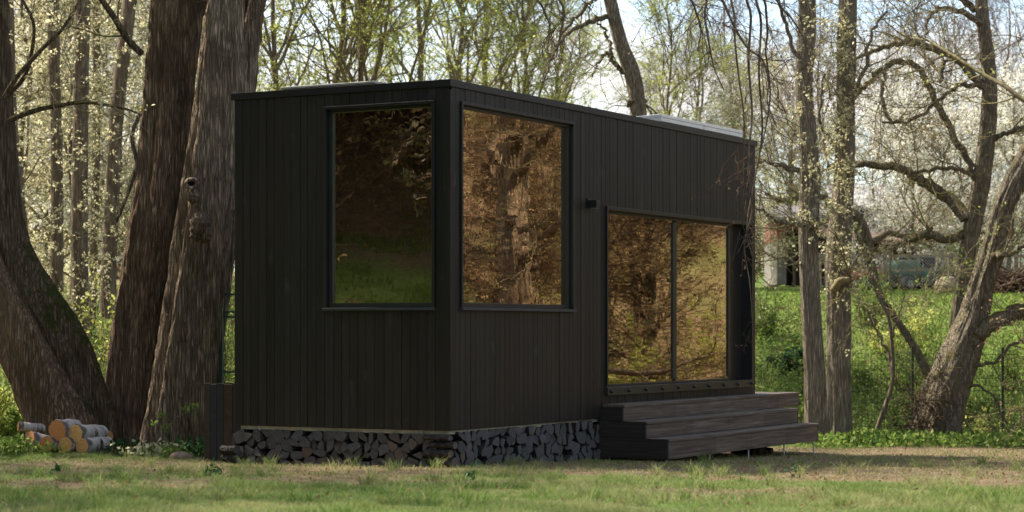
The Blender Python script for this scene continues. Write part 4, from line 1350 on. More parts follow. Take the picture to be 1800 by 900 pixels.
# ------------------------------------------------------------------ gnarled tree beside the clearing; its long boughs hang in front of the cabin's far corner
rs = np.random.RandomState(50)
ax_, ay_ = 10.3, 27.6
base = np.array([ax_, ay_, float(height(ax_, ay_)) - .2])
ov = empty('overhanging_tree', tuple(base), 0, 'thin drooping twigs of an overhanging tree in front of the cabin far corner', 'tree')
tp = np.array([base, base + [.0, 0, 1.2], base + [-.25, -.1, 2.6], base + [.15, .1, 4.2], base + [-.2, 0, 6.0], base + [0, 0, 8.5], base + [.3, 0, 12]])
tr = np.array([.36, .28, .25, .24, .22, .18, .08])
g = Geo(); trunk_mesh(g, tp, tr, 60, .08, .04, .06, 12, 6); obj('trunk', g, M['bark_big2'], ov, True, base)
w = Geo(); lf = Geo()


def merge(a, b):
    b0 = a.n
    a.v += b.v; a.f4 += [f + b0 for f in b.f4]; a.m4 += b.m4; a.n += b.n


def droop_branch(pts, Y, r=3.0, n=60, leaves=60):
    p, r_ = pxpath([(x, y, r * (1 - .75 * i / len(pts))) for i, (x, y) in enumerate(pts)], Y)
    # carry the bough up out of the picture and over to the trunk
    a = p[0]; top = base + np.array([0, 0, 7.6])
    mid = [a + (top - a) * t + np.array([0, 0, 1.4 * math.sin(t * 3.14)]) for t in (1.0, .75, .5, .25, .1)]
    p = np.vstack([mid, p]); r_ = np.concatenate([[.07, .055, .045, .035, .028], r_])
    p, r_ = smooth_path(p, r_, 5)
    w = Geo(); w.tubes(p, r_, 7); bo = obj('bough', w, M['bark_bg'], ov, True, base)
    k = int(len(p) * .42)
    A, B = crown(p[None, k:], r_[None, k:], rs, n1=5, n2=16, n3=n, L1=(.3, .8), L2=(.2, .5), L3=(.08, .28), a1=(.3, .9), leaves=leaves, lsize=.03, lo=.1, clump=1, tw=.004, up=-.04, droop=.06)
    obj('twigs', A, M['twig_red'], bo, True, base); merge(lf, B)


for k, pts in enumerate([
    [(1243, -30), (1242, 0), (1239, 29), (1247, 81), (1256, 121), (1273, 159)],
    [(1284, -30), (1285, 0), (1291, 29), (1292, 72), (1299, 139), (1307, 197), (1308, 260), (1306, 320)],
    [(1268, -30), (1275, 10), (1297, 58), (1317, 87), (1340, 104), (1351, 144), (1349, 179), (1366, 225)],
    [(1345, -30), (1346, 10), (1349, 58), (1346, 92), (1354, 162), (1345, 230), (1330, 290)],
    [(1366, -30), (1372, 10), (1389, 29), (1412, 66), (1425, 110)],
    [(1318, -30), (1320, 30), (1316, 110), (1322, 200), (1315, 290), (1322, 370), (1308, 430), (1318, 500), (1322, 560)],
    [(1335, -30), (1338, 40), (1334, 130), (1340, 230), (1326, 320), (1312, 400), (1322, 450)],
    [(1215, -30), (1220, 10), (1232, 50), (1226, 90)],
    [(990, -30), (992, 20), (985, 60), (978, 100)], [(950, -30), (955, 15), (968, 45)]]):
    droop_branch(pts, 23.2 + .35 * (k % 4), 2.6, 34, 30)
# low gnarled limbs of the same tree
for k in range(7):
    z = 1.6 + k * .62; a = math.radians(150 + rs.randint(-80, 90)); L = 2.2 + rs.rand() * 1.6
    p0 = np.array([np.interp(base[2] + z, tp[:, 2], tp[:, i]) for i in range(3)])
    q = blimb(p0[None], np.array([[math.cos(a), math.sin(a) * .8, .25]]), np.array([L]), 9, .30, .0, rs)
    qr = np.linspace(.095, .02, 10)[None]
    gg = Geo(); gg.tubes(q, qr, 9); lo_ = obj('limb', gg, M['bark_big2'], ov, True, base)
    A, B = crown(q, qr, rs, n1=5, n2=26, n3=130, L1=(.5, 1.3), L2=(.3, .8), L3=(.15, .5), leaves=200, lsize=.05, lo=.2, tw=.005)
    obj('twigs', A, M['bark_bg'], lo_, True, base); merge(lf, B)
obj('foliage', lf, M['lf_rust'], ov, offset=base)


# ------------------------------------------------------------------ background trees: kinds, then copies
K_ = dict
KINDS = {
    'yel': ('spring_tree', 101, 11, .085, 'bark_bg', 'twig', 'lf_yel', K_(r1=.7, n1=24, n2=190, n3=1500, L1=(2.2, 4.2), L2=(1.0, 2.2), L3=(.4, 1.1), a1=(.35, .8), up=.07, leaves=20000, lsize=.062, lo=.12, clump=3, tw=.008)),
    'yel2': ('spring_tree', 102, 12, .075, 'bark_bg', 'twig', 'lf_yel', K_(r1=.7, n1=25, n2=190, n3=1500, L1=(2.0, 4.6), L2=(1.0, 2.4), L3=(.4, 1.2), a1=(.3, .7), up=.09, leaves=18000, lsize=.060, lo=.10, clump=3, tw=.008)),
    'cream': ('spring_tree', 103, 10, .08, 'bark_bg', 'twig', 'lf_cream', K_(n1=24, n2=200, n3=1500, L1=(1.4, 3.0), L2=(.7, 1.5), L3=(.3, .8), a1=(.7, 1.3), up=.0, leaves=15000, lsize=.055, lo=.08, clump=4, tw=.006, droop=.06)),
    'white': ('blossom_tree', 104, 7, .09, 'bark_bg', 'twig', 'lf_white', K_(n1=26, n2=240, n3=1800, L1=(1.8, 3.4), L2=(.9, 1.8), L3=(.3, .9), a1=(.5, 1.1), up=.04, leaves=15000, lsize=.075, lo=.10, clump=5, tw=.007, aspect=.9)),
    'bare': ('bare_tree', 105, 12, .09, 'bark_bg', 'twig_red', 'lf_dry', K_(n1=20, n2=150, n3=1300, L1=(2.0, 4.5), L2=(1.0, 2.2), L3=(.4, 1.2), a1=(.35, .9), up=.06, leaves=1400, lsize=.06, lo=.12, clump=2, tw=.008)),
    'dense': ('ivy_tree', 107, 11, .20, 'bark_bg', 'twig_red', 'lf_ivy', K_(n1=34, n2=260, n3=1600, L1=(1.6, 3.2), L2=(.8, 1.8), L3=(.3, .9), a1=(.6, 1.3), up=.02, leaves=22000, lsize=.13, lo=.22, clump=4, tw=.008)),
    'rust': ('budding_tree', 106, 10, .13, 'bark_bg', 'twig_red', 'lf_rust', K_(n1=30, n2=300, n3=2600, L1=(1.6, 3.4), L2=(.8, 1.8), L3=(.3, .9), a1=(.6, 1.3), up=.02, leaves=13000, lsize=.075, lo=.05, clump=3, tw=.008)),
}
PROTO = {}
used = set()
cnt = {}


def plant(kind, x, y, s=1.0, rz=0.0, label='', group='background trees', lean=(0, 0)):
    if kind not in PROTO:
        nm, seed, H, r0, bm_, tm, lm, kw = KINDS[kind]
        PROTO[kind] = tree_variant(nm, seed, H, r0, (0, 0), M[bm_], M[tm], M[lm], kw)
        t = PROTO[kind]
    else:
        t = copy_tree(PROTO[kind])
    t.location = (x, y, float(height(x, y)) - .1); t.scale = (s, s, s)
    t.rotation_euler = (lean[0], lean[1], rz)
    tag(t, label, 'tree', group)
    return t


def sidew(px, Y): return (px - CX) / F * Y


rs = np.random.RandomState(61)
# centre: airy yellow-green trees behind the cabin
CEN = sorted([(480, 40, .95, 'yel'), (560, 44, 1.1, 'yel2'), (650, 42, 1.0, 'yel2'), (730, 58, 1.25, 'yel'), (800, 56, 1.1, 'yel2'), (860, 62, 1.15, 'yel'), (920, 58, .95, 'yel2'), (975, 62, .8, 'yel')])
for i, (px, Y, s, k) in enumerate(CEN):
    plant(k, sidew(px, Y), Y, s, rs.rand() * 6.28, f'airy yellow-green spring tree, {ordw(i + 1)} from the left above the cabin roof', 'yellow-green trees behind the cabin')
# left: slim trunks with cream leaf tufts behind the big trees
for i, (pts, Y) in enumerate([([(28, 640, 16), (30, 420, 14), (18, 200, 13), (12, 0, 12)], 31), ([(100, 600, 12), (100, 300, 11), (95, 100, 11), (93, 0, 11)], 34), ([(142, 620, 15), (140, 400, 15), (142, 200, 14), (145, 0, 14)], 33),
                              ([(188, 560, 14), (196, 380, 13), (205, 200, 13), (228, 0, 13)], 36), ([(158, 640, 8), (165, 420, 8), (170, 200, 7), (168, 0, 7)], 42)]):
    shoots = [(np.interp(y, [0, 640], [pts[-1][0], pts[0][0]]) + rs.randn() * 16, y, 5) for y in range(40, 560, 26)]
    right_tree('slim_tree', pts, Y, .02, M['bark_bg'], 200 + i, f'slim dark trunk with cream leaf tufts, {ORD[i + 1] if i != 4 else "faint one farthest back"}' + (' from the left, behind the big trees' if i != 4 else ' among the left trunks'), [], 'lf_cream', shoots=shoots, nseg=20, crown_n=3000, lsize=.045, top=12, amp=.012, flute=.01)
LFT = sorted([(-60, 36, .9, 'cream'), (30, 39, .9, 'cream'), (80, 47, 1.1, 'white'), (130, 40, .9, 'cream'), (190, 50, 1.1, 'white'), (225, 44, 1.0, 'cream'), (345, 48, 1.0, 'cream'), (10, 56, 1.3, 'white'), (150, 58, 1.4, 'white'), (270, 60, 1.3, 'white'), (360, 62, 1.2, 'yel')])
for i, (px, Y, s, k) in enumerate(LFT):
    plant(k, sidew(px, Y), Y, s, rs.rand() * 6.28, f'{"white blossoming" if k == "white" else "cream-leaved" if k == "cream" else "pale green"} tree in the hazy wood at the left, {ordw(i + 1)} from the left edge', 'trees of the left wood')
# right: blossom and bare trees behind the slim pair
RGT = sorted([(1170, 50, .62, 'yel'), (1235, 54, .66, 'cream'), (1320, 56, .70, 'cream'), (1395, 60, .55, 'cream'), (1210, 62, .75, 'bare'), (1300, 64, .75, 'bare'), (1530, 60, .66, 'white'), (1600, 54, .62, 'white'), (1690, 55, .62, 'white'), (1775, 54, .70, 'white'), (1640, 62, .75, 'white'), (1730, 63, .75, 'white'),
    (1450, 72, .8, 'bare'), (1560, 76, .82, 'bare'), (1660, 74, .8, 'bare'), (1750, 70, .8, 'bare'), (1840, 60, 1.0, 'bare'), (1390, 70, .8, 'rust')])
for i, (px, Y, s, k) in enumerate(RGT):
    plant(k, sidew(px, Y), Y, s, rs.rand() * 6.28, f'{ {"white": "white blossoming", "cream": "cream-leaved", "yel": "pale green", "bare": "bare brown", "rust": "reddish budding"}[k] } tree behind the right half, {ordw(i + 1)} from the roof corner outward', 'trees beyond the meadow')
# far belt that closes the horizon
for i in range(13):
    px = -150 + i * 160 + rs.randn() * 20; Y = 92 + rs.rand() * 22
    plant(['bare', 'yel', 'bare', 'white'][i % 4], sidew(px, Y), Y, .70 + rs.rand() * .2, rs.rand() * 6.28, f'distant tree of the far belt, {ordw(i + 1)} from the left', 'distant trees')
# wood on the rise right of the clearing (what the long wall's windows mirror)
k_ = 0
for i in range(52):
    t = 9.0 + (i / 52) ** 1.3 * 24; sgn = (rs.rand() - .5) * 2
    x = 2 + .85 * t - .53 * sgn * (7 + t * .25); y = 23.5 + .53 * t + .85 * sgn * (7 + t * .25)
    if x < .2418 * y + 2.6: continue
    k_ += 1
    plant(['rust', 'bare', 'rust', 'bare'][i % 4], x, y, .48 + rs.rand() * .22, rs.rand() * 6.28, f'budding tree number {k_} of the wood that the long wall mirrors', 'trees of the wood right of the clearing')
# wood above the grass bank on the left (mirrored in the short wall's window)
for i in range(40):
    t = 15.0 + (i / 40) ** 1.4 * 17; sgn = (rs.rand() - .5) * 2
    x = -1.5 - .85 * t + .53 * sgn * (7 + t * .2); y = 20.5 - .53 * t - .85 * sgn * (7 + t * .2)
    plant(['rust', 'dense', 'dense'][i % 3], x, y, .8 + rs.rand() * .35, rs.rand() * 6.28, f'budding tree number {i + 1} of the wood that the short wall mirrors', 'trees of the wood left of the clearing')
for i, (x, y, s, k) in enumerate([(-13.5, 24, .9, 'bare'), (-11.5, 31, .9, 'bare'), (-9.6, 20.8, 1.1, 'rust'), (-10.4, 18.2, 1.1, 'bare'), (-9.2, 25.5, .8, 'rust')]):
    plant(k, x, y, s, rs.rand() * 6.28, f'tree just outside the left edge that dapples the lawn with shade, {ordw(i + 1)} of five', 'shade trees left of the lawn')


for i, (x, y, s) in enumerate([(-6.9, 8.5, .9), (-9.6, 12.5, .95), (-5.6, 3.5, .9), (-10.5, 6, 1.0), (-13, 10, 1.0), (-4.5, -2.5, .9), (-8.5, 0, 1.0), (-1.0, -6.5, .9), (-14, 3, 1.1)]):  # unseen trees, added to block sky light from the short wall
    plant('dense', x, y, s, rs.rand() * 6.28, f'unseen dense tree number {i + 1} added to keep sky light off the short wall', 'unseen trees added to darken the short wall')


# ------------------------------------------------------------------ shrubs, undergrowth, ground cover
def bush(x, y, h, w_, seed, leaf, twig, n, ls, label, name='bush', cat='bush', group=None, stems=14, up=.05):
    rs = np.random.RandomState(seed)
    base = np.array([x, y, float(height(x, y)) - .03])
    root = empty(name, tuple(base), rs.rand() * 0, label, cat, group)
    d = rs.randn(stems, 3); d[:, 2] = np.abs(d[:, 2]) + .9; d[:, :2] *= w_ / h
    A = blimb(np.repeat(base[None], stems, 0) + rs.randn(stems, 3) * [.08, .08, 0], d, h * (.7 + .5 * rs.rand(stems)), 7, .16, up, rs)
    ra = np.full((stems, 8), .010) * np.linspace(1, .4, 8)[None]
    w = Geo(); w.tubes(A, ra, 4)
    m = stems * 8
    p, dd, r = sample(A, ra, m, rs, .1, 1)
    B = blimb(p, fork(dd, (.4, 1.1), rs), h * (.15 + .25 * rs.rand(m)), 4, .2, up * .5, rs); rb = np.full((m, 5), .004)
    w.tubes(B, rb, 3)
    lf = Geo(); pp, _, _ = sample(B, rb, n, rs, .1, 1)
    lf.add(*quads(pp + rs.randn(n, 3) * ls * .4, ls, rs, 0, .65))
    obj('stems', w, M[twig], root, True, base); obj('foliage', lf, M[leaf], root, offset=base)
    return root


rs = np.random.RandomState(88)
# bank right of the cabin
BK = [(1345, 600, 37, 'lf_green'), (1365, 660, 35, 'lf_green'), (1395, 690, 34, 'lf_green'), (1392, 575, 40, 'lf_dark'), (1340, 700, 34.5, 'lf_green'), (1510, 600, 39, 'lf_green'), (1520, 680, 35.5, 'lf_green'), (1560, 640, 37, 'lf_green'),
      (1590, 600, 39, 'lf_green'), (1610, 560, 41, 'lf_yel'), (1590, 720, 34.5, 'lf_green'), (1640, 590, 40, 'lf_green'), (1555, 560, 41, 'lf_yel'), (1740, 640, 37, 'lf_green'), (1780, 680, 35, 'lf_green'), (1770, 600, 39, 'lf_green'), (1730, 720, 34.5, 'lf_yel'), (1800, 720, 34.5, 'lf_green'), (1440, 640, 37.5, 'lf_green'), (1630, 660, 37, 'lf_yel'), (1508, 742, 34, 'lf_green'), (1350, 545, 42, 'lf_green'), (1530, 530, 43, 'lf_green')]
BK = sorted(BK)
for i, (px, py, Y, lf_) in enumerate(BK):
    x = sidew(px, Y); hh = .55 + rs.rand() * .5
    if lf_ == 'lf_dark': hh = .5
    bush(x, Y, hh, hh * .9, 300 + i, lf_, 'twig', 1500 if lf_ != 'lf_dark' else 2200, .055, f'{ {"lf_green": "fresh green", "lf_yel": "yellowish", "lf_dark": "dark evergreen"}[lf_] } low bush on the bank right of the cabin, {ordw(i + 1)} from the left', group='bushes on the bank')
# left undergrowth behind the big trees
LU = sorted([(20, 32, .9), (70, 33, 1.1), (150, 30.5, 1.5), (172, 29, 1.9), (190, 33, 1.6), (120, 34, 1.2), (400, 28, 2.1), (408, 32, 2.5), (405, 37, 2.5), (-10, 29.5, .8), (45, 29.2, .5)])
for i, (px, Y, hh) in enumerate(LU):
    bush(sidew(px, Y), Y, hh, hh * .6, 400 + i, 'lf_green' if i % 3 else 'lf_yel', 'twig', 1700, .06, f'light green shrub in the gaps between the left trunks, {ordw(i + 1)} from the left', 'shrub', 'shrub', 'shrubs behind the left trunks', up=.08)
# shrubs on the mirrored slopes
for i in range(26):
    t = 7 + rs.rand() * 13; sg = (rs.rand() - .5) * 12
    x = 2 + .85 * t - .53 * sg; y = 23.5 + .53 * t + .85 * sg
    if x < .2418 * y + 1.6: continue
    hh = .8 + rs.rand() * 1.6
    bush(x, y, hh, hh * .8, 500 + i, ['lf_rust', 'lf_yel', 'lf_rust', 'lf_green'][i % 4], 'twig_red', 1300, .06, f'budding brown shrub {i + 1} on the slope that the sliding door mirrors', 'shrub', 'shrub', 'shrubs on the right slope', up=.05)
for i in range(14):
    t = 9 + rs.rand() * 9; sg = (rs.rand() - .5) * 9
    x = -1.5 - .85 * t + .53 * sg; y = 20.5 - .53 * t - .85 * sg
    hh = .5 + rs.rand() * 1.0
    bush(x, y, hh, hh * .9, 540 + i, ['lf_rust', 'lf_dry'][i % 2], 'twig_red', 500, .05, f'bare twiggy shrub {i + 1} on the grass bank that the short wall mirrors', 'shrub', 'shrub', 'shrubs on the left bank', up=.02)

for i, px in enumerate(range(-40, 1900, 62)):
    Y = 68 + rs.rand() * 8; hh = 2.2 + rs.rand() * 1.3
    bush(sidew(px, Y), Y, hh, 1.7, 600 + i, ['lf_dry', 'lf_rust', 'lf_yel', 'lf_cream'][i % 4], 'twig_red', 2600, .13, f'tall hazy thicket of the far hedge beyond the meadow, {ordw(i + 1)} from the left', 'thicket', 'thicket', 'thickets of the far hedge', stems=22, up=.06)

# sapling and nettles before the big grey-brown tree
b0 = np.array([sidew(287, 23.6), 23.6, float(height(-3.9, 23.6))])
sp = empty('seedling', tuple(b0), 0, 'little seedling with fresh leaves in front of the double-stemmed tree', 'plant')
g = Geo(); q1, qr = pxpath([(287, 806, 1.2), (288, 760, 1), (290, 742, .8), (284, 730, .6)], 23.6); g.tubes(*smooth_path(q1, qr, 4), 5)
q2, qr2 = pxpath([(289, 760, .9), (305, 738, .8), (322, 728, .7), (340, 718, .5)], 23.5); g.tubes(*smooth_path(q2, qr2, 4), 5)
q3, qr3 = pxpath([(289, 756, .8), (278, 748, .6), (267, 742, .5)], 23.6); g.tubes(*smooth_path(q3, qr3, 4), 5)
obj('stem', g, M['twig'], sp, True, b0)
lc = []
for (px, py, n) in [(268, 743, 5), (284, 735, 5), (290, 755, 7), (300, 748, 5), (288, 748, 4), (325, 722, 6), (332, 714, 6), (342, 718, 5), (312, 735, 2), (283, 728, 4)]:
    lc.append(P(px, py, 23.55)[None] + rs.randn(n, 3) * .02)
g = Geo(); g.add(*quads(np.concatenate(lc), .055, rs, -.2, .6)); obj('leaves', g, M['lf_green'], sp, offset=b0)
for i, (px, Y, n, h, lf_, lab) in enumerate([(255, 22.9, 110, .16, 'lf_cream', 'pale variegated weed clump at the foot of the big brown tree'), (298, 22.7, 60, .14, 'lf_green', 'green weed clump below the seedling'), (345, 23.4, 200, .22, 'lf_dark', 'dark nettle patch at the foot of the grey-brown tree'),
                                        (20, 22.5, 260, .22, 'lf_green', 'leafy green weeds at the left edge in front of the birch logs'), (222, 23.6, 80, .18, 'lf_dark', 'dark green weeds at the right end of the birch pile'), (70, 23.2, 90, .13, 'lf_green', 'small green weeds growing before the birch log ends')]):
    x = sidew(px, Y); zz = float(height(x, Y))
    c = np.stack([x + rs.randn(n) * .14, Y + rs.randn(n) * .12, zz + .02 + h * rs.rand(n)], -1)
    g = Geo(); g.add(*quads(c, .06, rs, .3, .7)); st = c.copy(); st[:, 2] = zz
    g2 = Geo(); g2.tubes(np.stack([st[:n // 3], c[:n // 3]], 1), np.full((n // 3, 2), .003), 3)
    r = empty('weed_clump', (x, Y, zz), 0, lab, 'weeds'); obj('leaves', g, M[lf_], r, offset=(x, Y, zz)); obj('stems', g2, M['lf_green'], r, offset=(x, Y, zz))
# scattered dark weeds on the lawn
for i, (px, py) in enumerate([(95, 842), (380, 858), (372, 872), (1400, 835), (830, 868)]):
    Y = 16.6 + (870 - py) * .03; x = sidew(px, Y); zz = float(height(x, Y)); n = 16
    c = np.stack([x + rs.randn(n) * .03, Y + rs.randn(n) * .03, zz + .02 + .09 * rs.rand(n)], -1)
    g = Geo(); g.add(*quads(c, .055, rs, .1, .45)); o = obj('lawn_weed', g, M['lf_dark']); 
    tag(o, ['dark leafy weed on the lawn below the birch logs', 'dark leafy weed on the lawn below the dark bin, farther one', 'dark leafy weed on the lawn below the dark bin, nearer one', 'dark weed on the bare patch right of the steps', 'dark weed in the grass in front of the cabin corner'][i], 'weed')

# ground cover along the lawn's far edge and undergrowth on the bank
rs = np.random.RandomState(90)
n = 16000
y = 28.5 + 6.5 * rs.rand(n); x = (rs.rand(n) * (.2418 * y * 1.05 - 4.2) + 4.2)
k = rs.rand(n) < sstep(28.5, 31.5, y + (fbm(x * .8, y * .8) - .5) * 3) * sstep(.3, .5, fbm(x * 2.2, y * 2.2, 7) + .12)
x, y = x[k], y[k]
c = np.stack([x, y, height(x, y) + .03 + .16 * rs.rand(len(x)) ** 1.3 * (.5 + fbm(x * 3, y * 3))], -1)
g = Geo(); g.add(*quads(c, .075, rs, -.1, .75)); tag(obj('ground_cover', g, M['lf_green']), 'light green leafy ground cover along the far edge of the lawn', 'ground cover', kind='stuff')
n = 90000
y = 33.5 + 14 * rs.rand(n); x = rs.rand(n) * (.2418 * y * 1.05 + 14) - 14
dns = sstep(.42, .56, fbm(x * .9, y * .9, 21)) * np.where(x > 2, 1, .8)
k = rs.rand(n) < dns * (1 - sstep(44, 47.5, y) * .8)
x, y = x[k], y[k]
c = np.stack([x, y, height(x, y) + .02 + .55 * rs.rand(len(x)) ** 1.4 * fbm(x * 1.6, y * 1.6, 2) * 1.2 * (1 - sstep(43, 46, y) * .8)], -1)
g = Geo(); g.add(*quads(c, .075, rs, 0, .6)); tag(obj('undergrowth', g, M['lf_green']), 'dense green undergrowth covering the bank behind the slim trees', 'undergrowth', kind='stuff')
# bramble canes and dead stalks
n = 1500
y = 33.6 + 11 * rs.rand(n); x = rs.rand(n) * (.2418 * y * 1.02 - 3.5) + 3.5
p0 = np.stack([x, y, height(x, y)], -1); d = rs.randn(n, 3); d[:, 2] = np.abs(d[:, 2]) + .5
A = blimb(p0, d, .3 + 1.0 * rs.rand(n), 6, .18, -.10, rs); g = Geo(); g.tubes(A, np.full((n, 7), .0055) * np.linspace(1, .5, 7)[None], 3)
tag(obj('brambles', g, M['twig_red']), 'reddish bramble canes and dead stalks tangled over the bank', 'brambles', kind='stuff')
# grass on the bank top and ditch edge
g = Geo(); n = 130000
y = 33.5 + 22 * rs.rand(n) ** 1.2; x = rs.rand(n) * (.2418 * y * 1.05 + 12) - 12
add_blades(g, x, y, .06 + .12 * rs.rand(n) * (1 - sstep(44, 47, y) * .6), np.full(n, .014), rs, lean=.8)
tag(obj('tall_grass', g, M['lf_green']), 'longer green grass on the bank and the meadow above it', 'grass', kind='stuff')
g = Geo(); n = 60000
x = -6 - 11 * rs.rand(n); y = 9 + 12 * rs.rand(n)
k = (-.2418 * y - 1.6 - x > -.3) & (rs.rand(n) < sstep(.35, .55, fbm(x * 1.1, y * 1.1, 3)))
x, y = x[k], y[k]; add_blades(g, x, y, .05 + .14 * rs.rand(len(x)) * fbm(x, y, 5), np.full(len(x), .012), rs, lean=.9)
tag(obj('bank_grass', g, M['lf_green']), 'green grass on the bank left of the lawn, mirrored in the short wall', 'grass', kind='stuff')
g = Geo(); n = 60000
tt = 5 + 28 * rs.rand(n); sg = (rs.rand(n) - .5) * 26
x = 2 + .85 * tt - .53 * sg; y = 23.5 + .53 * tt + .85 * sg
k = (x > .2418 * y + .6) & (y < 60) & (rs.rand(n) < sstep(.3, .6, fbm(x * .8, y * .8, 2))); x, y = x[k], y[k]
g.add(*quads(np.stack([x, y, height(x, y) + .02 + .25 * rs.rand(len(x)) ** 2], -1), .085, rs, 0, .6)); tag(obj('leaf_litter', g, M['lf_rust']), 'brown leaf litter and low growth on the rise right of the cabin', 'leaf litter', kind='stuff')
# dead leaves and twigs on the lawn
g = Geo(); n = 5000
y = 12.5 + 18 * rs.rand(n); x = (rs.rand(n) * 2 - 1) * .25 * y
k = ~in_cabin(x, y, .05); x, y = x[k], y[k]
g.add(*quads(np.stack([x, y, height(x, y) + .012], -1), .03, rs, 0, .6)); tag(obj('leaf_litter', g, M['lf_dry']), 'dry brown leaf scraps scattered over the trodden lawn', 'leaf litter', kind='stuff')
make_grass()


# ------------------------------------------------------------------ fences
def fence_posts(root, pts, r, h, mat):
    for (x, y) in pts:
        z = float(height(x, y)); g = Geo(); g.tubes(np.array([[x, y, z - .1], [x, y, z + h]]) - np.array(root.location), np.array([r, r]), 8, caps=True)
        obj('post', g, mat, root)


# dark wire mesh fence behind the leaning tree
x0, x1, yf = 5.15, 8.6, 33.3
r = empty('wire_fence', (x0, yf, float(height(x0, yf))), 0, 'dark welded wire fence running behind the hollow leaning tree', 'fence')
g = Geo(); L0 = np.array(r.location)
for k in range(int((x1 - x0) / .05)):
    x = x0 + k * .05; z = float(height(x, yf)); g.obox(np.array([x, yf, z + .05]) - L0, np.array([x, yf, z + 1.45]) - L0, .004, .004, up=(0, 1, 0))
for k in range(8):
    zz = .1 + k * .19
    g.obox(np.array([x0, yf - .004, float(height(x0, yf)) + zz]) - L0, np.array([x1, yf - .004, float(height(x1, yf)) + zz]) - L0, .006, .006)
obj('wire_mesh', g, M['dark_fence'], r)
fence_posts(r, [(x0, yf + .03), (6.3, yf + .03), (7.72, yf + .03)], .024, 1.55, M['dark_fence'])
# green panel fence left of the cabin
r = empty('panel_fence', (-3.46, 25.4, -.2), 0, 'green metal panel fence seen between the big tree and the cabin', 'fence')
g = Geo()
for k in range(13):
    g.obox((.02 + k * .12, 0, .1), (.02 + k * .12, 0, 1.92), .010, .010, up=(0, 1, 0))
for zz in (1.93, 1.72, 1.66, 1.0, .3):
    g.obox((0, 0, zz), (1.6, 0, zz), .022, .022)
obj('fence_panel', g, M['green_fence'], r)
for x in (-.03, 1.62):
    g = Geo(); g.box(x - .02, x + .02, -.02, .02, -.2, 1.95); obj('post', g, M['green_fence'], r)
# rail and chain-link fence on the meadow
yf = 50.0; x0, x1 = 7.2, 13.6
r = empty('rail_fence', (x0, yf, float(height(x0, yf))), 0, 'pale wooden rail fence with chain-link netting in front of the huts', 'fence')
L0 = np.array(r.location); zt = P(0, 450, yf)[2] - L0[2]; zb_ = float(P(0, 503, yf)[2]) - L0[2]
pale = plain('weathered_rail_wood', (.30, .25, .19), .8, 0, .25, 5)
for zz, w_ in ((zt, .07), (zt - .33, .05)):
    g = Geo(); g.obox((0, 0, zz), (x1 - x0, 0, zz), .04, w_); obj('rail', g, pale, r)
g = Geo(); s = .075; W_ = x1 - x0
for k in range(-12, int(W_ / s) + 1):
    for sg in (1, -1):
        xa = k * s; xb = k * s + (zt - zb_)
        a_, b_ = (xa, xb) if sg == 1 else (xb, xa)
        t0 = 0 
        if min(a_, b_) < 0 or max(a_, b_) > W_: continue
        g.obox((a_, -.03, zb_), (b_, -.03, zt), .006, .004, up=(0, 1, 0))
obj('netting', g, M['steel'], r)
for k in range(5):
    g = Geo(); g.box(k * 1.55 - .05 + .06, k * 1.55 + .05 + .06, .03, .12, -.3, zt + .08); obj('post', g, pale, r)

# ------------------------------------------------------------------ huts, tractor, boulder, brushwood on the meadow
def wbox(g, pxa, pxb, pya, pyb, Y, depth, L0, m=0):
    a = P(pxa, pyb, Y); b = P(pxb, pya, Y)
    g.box(a[0] - L0[0], b[0] - L0[0], Y - L0[1], Y + depth - L0[1], a[2] - L0[2], b[2] - L0[2], m)


brick = plain('red_brick_wall', (.26, .10, .07), .85, 0, .3, 20)
darkin = plain('boards_and_inner_shade', (.05, .035, .028), .9, 0, .3, 8)  # dark board tone; also holds the shade inside hut doorway and barn
grey = plain('grey_sheet_roof', (.36, .35, .35), .6, 0, .15, 2)
whitish = plain('pale_sheet_roof', (.22, .20, .19), .6, 0, .15, 3)
Y = 60.0; c = P(1385, 470, Y); L0 = np.array([c[0], Y, float(height(c[0], Y))])
r = empty('brick_hut', tuple(L0), 0, 'small hut with red brick top and pale sloping roof behind the slim trunks', 'hut')
g = Geo(); wbox(g, 1366, 1382, 386, 424, Y, 3, L0); wbox(g, 1366, 1382, 424.1, 500, Y + .05, 3, L0, 1); wbox(g, 1382.1, 1470, 386, 404, Y, .3, L0); obj('wall', g, [brick, whitish], r)
g = Geo(); wbox(g, 1396, 1470, 404.2, 500, Y + .4, 2, L0); obj('doorway', g, darkin, r)  # solid dark block standing for the shade inside the doorway
g = Geo(); a = P(1350, 386, Y - .4) - L0; b = P(1478, 386, Y - .4) - L0
g.add([(a[0], a[1], a[2]), (b[0], b[1], b[2]), (b[0], b[1] + 4, b[2] + .55), (a[0], a[1] + 4, a[2] + .55), (a[0], a[1], a[2] + .08), (b[0], b[1], b[2] + .08), (b[0], b[1] + 4, b[2] + .63), (a[0], a[1] + 4, a[2] + .63)], [(0, 3, 2, 1), (4, 5, 6, 7), (0, 1, 5, 4), (1, 2, 6, 5), (2, 3, 7, 6), (3, 0, 4, 7)]); obj('roof', g, whitish, r)
Y = 64.0; c = P(1530, 470, Y); L0 = np.array([c[0], Y, float(height(c[0], Y))])
r = empty('grey_shed', tuple(L0), 0, 'shed with broad grey roof behind the white blossom', 'shed')
g = Geo(); wbox(g, 1490, 1575, 366, 480, Y + .6, 4, L0); obj('wall', g, darkin, r)
g = Geo(); a = P(1478, 366, Y) - L0; b = P(1590, 366, Y) - L0
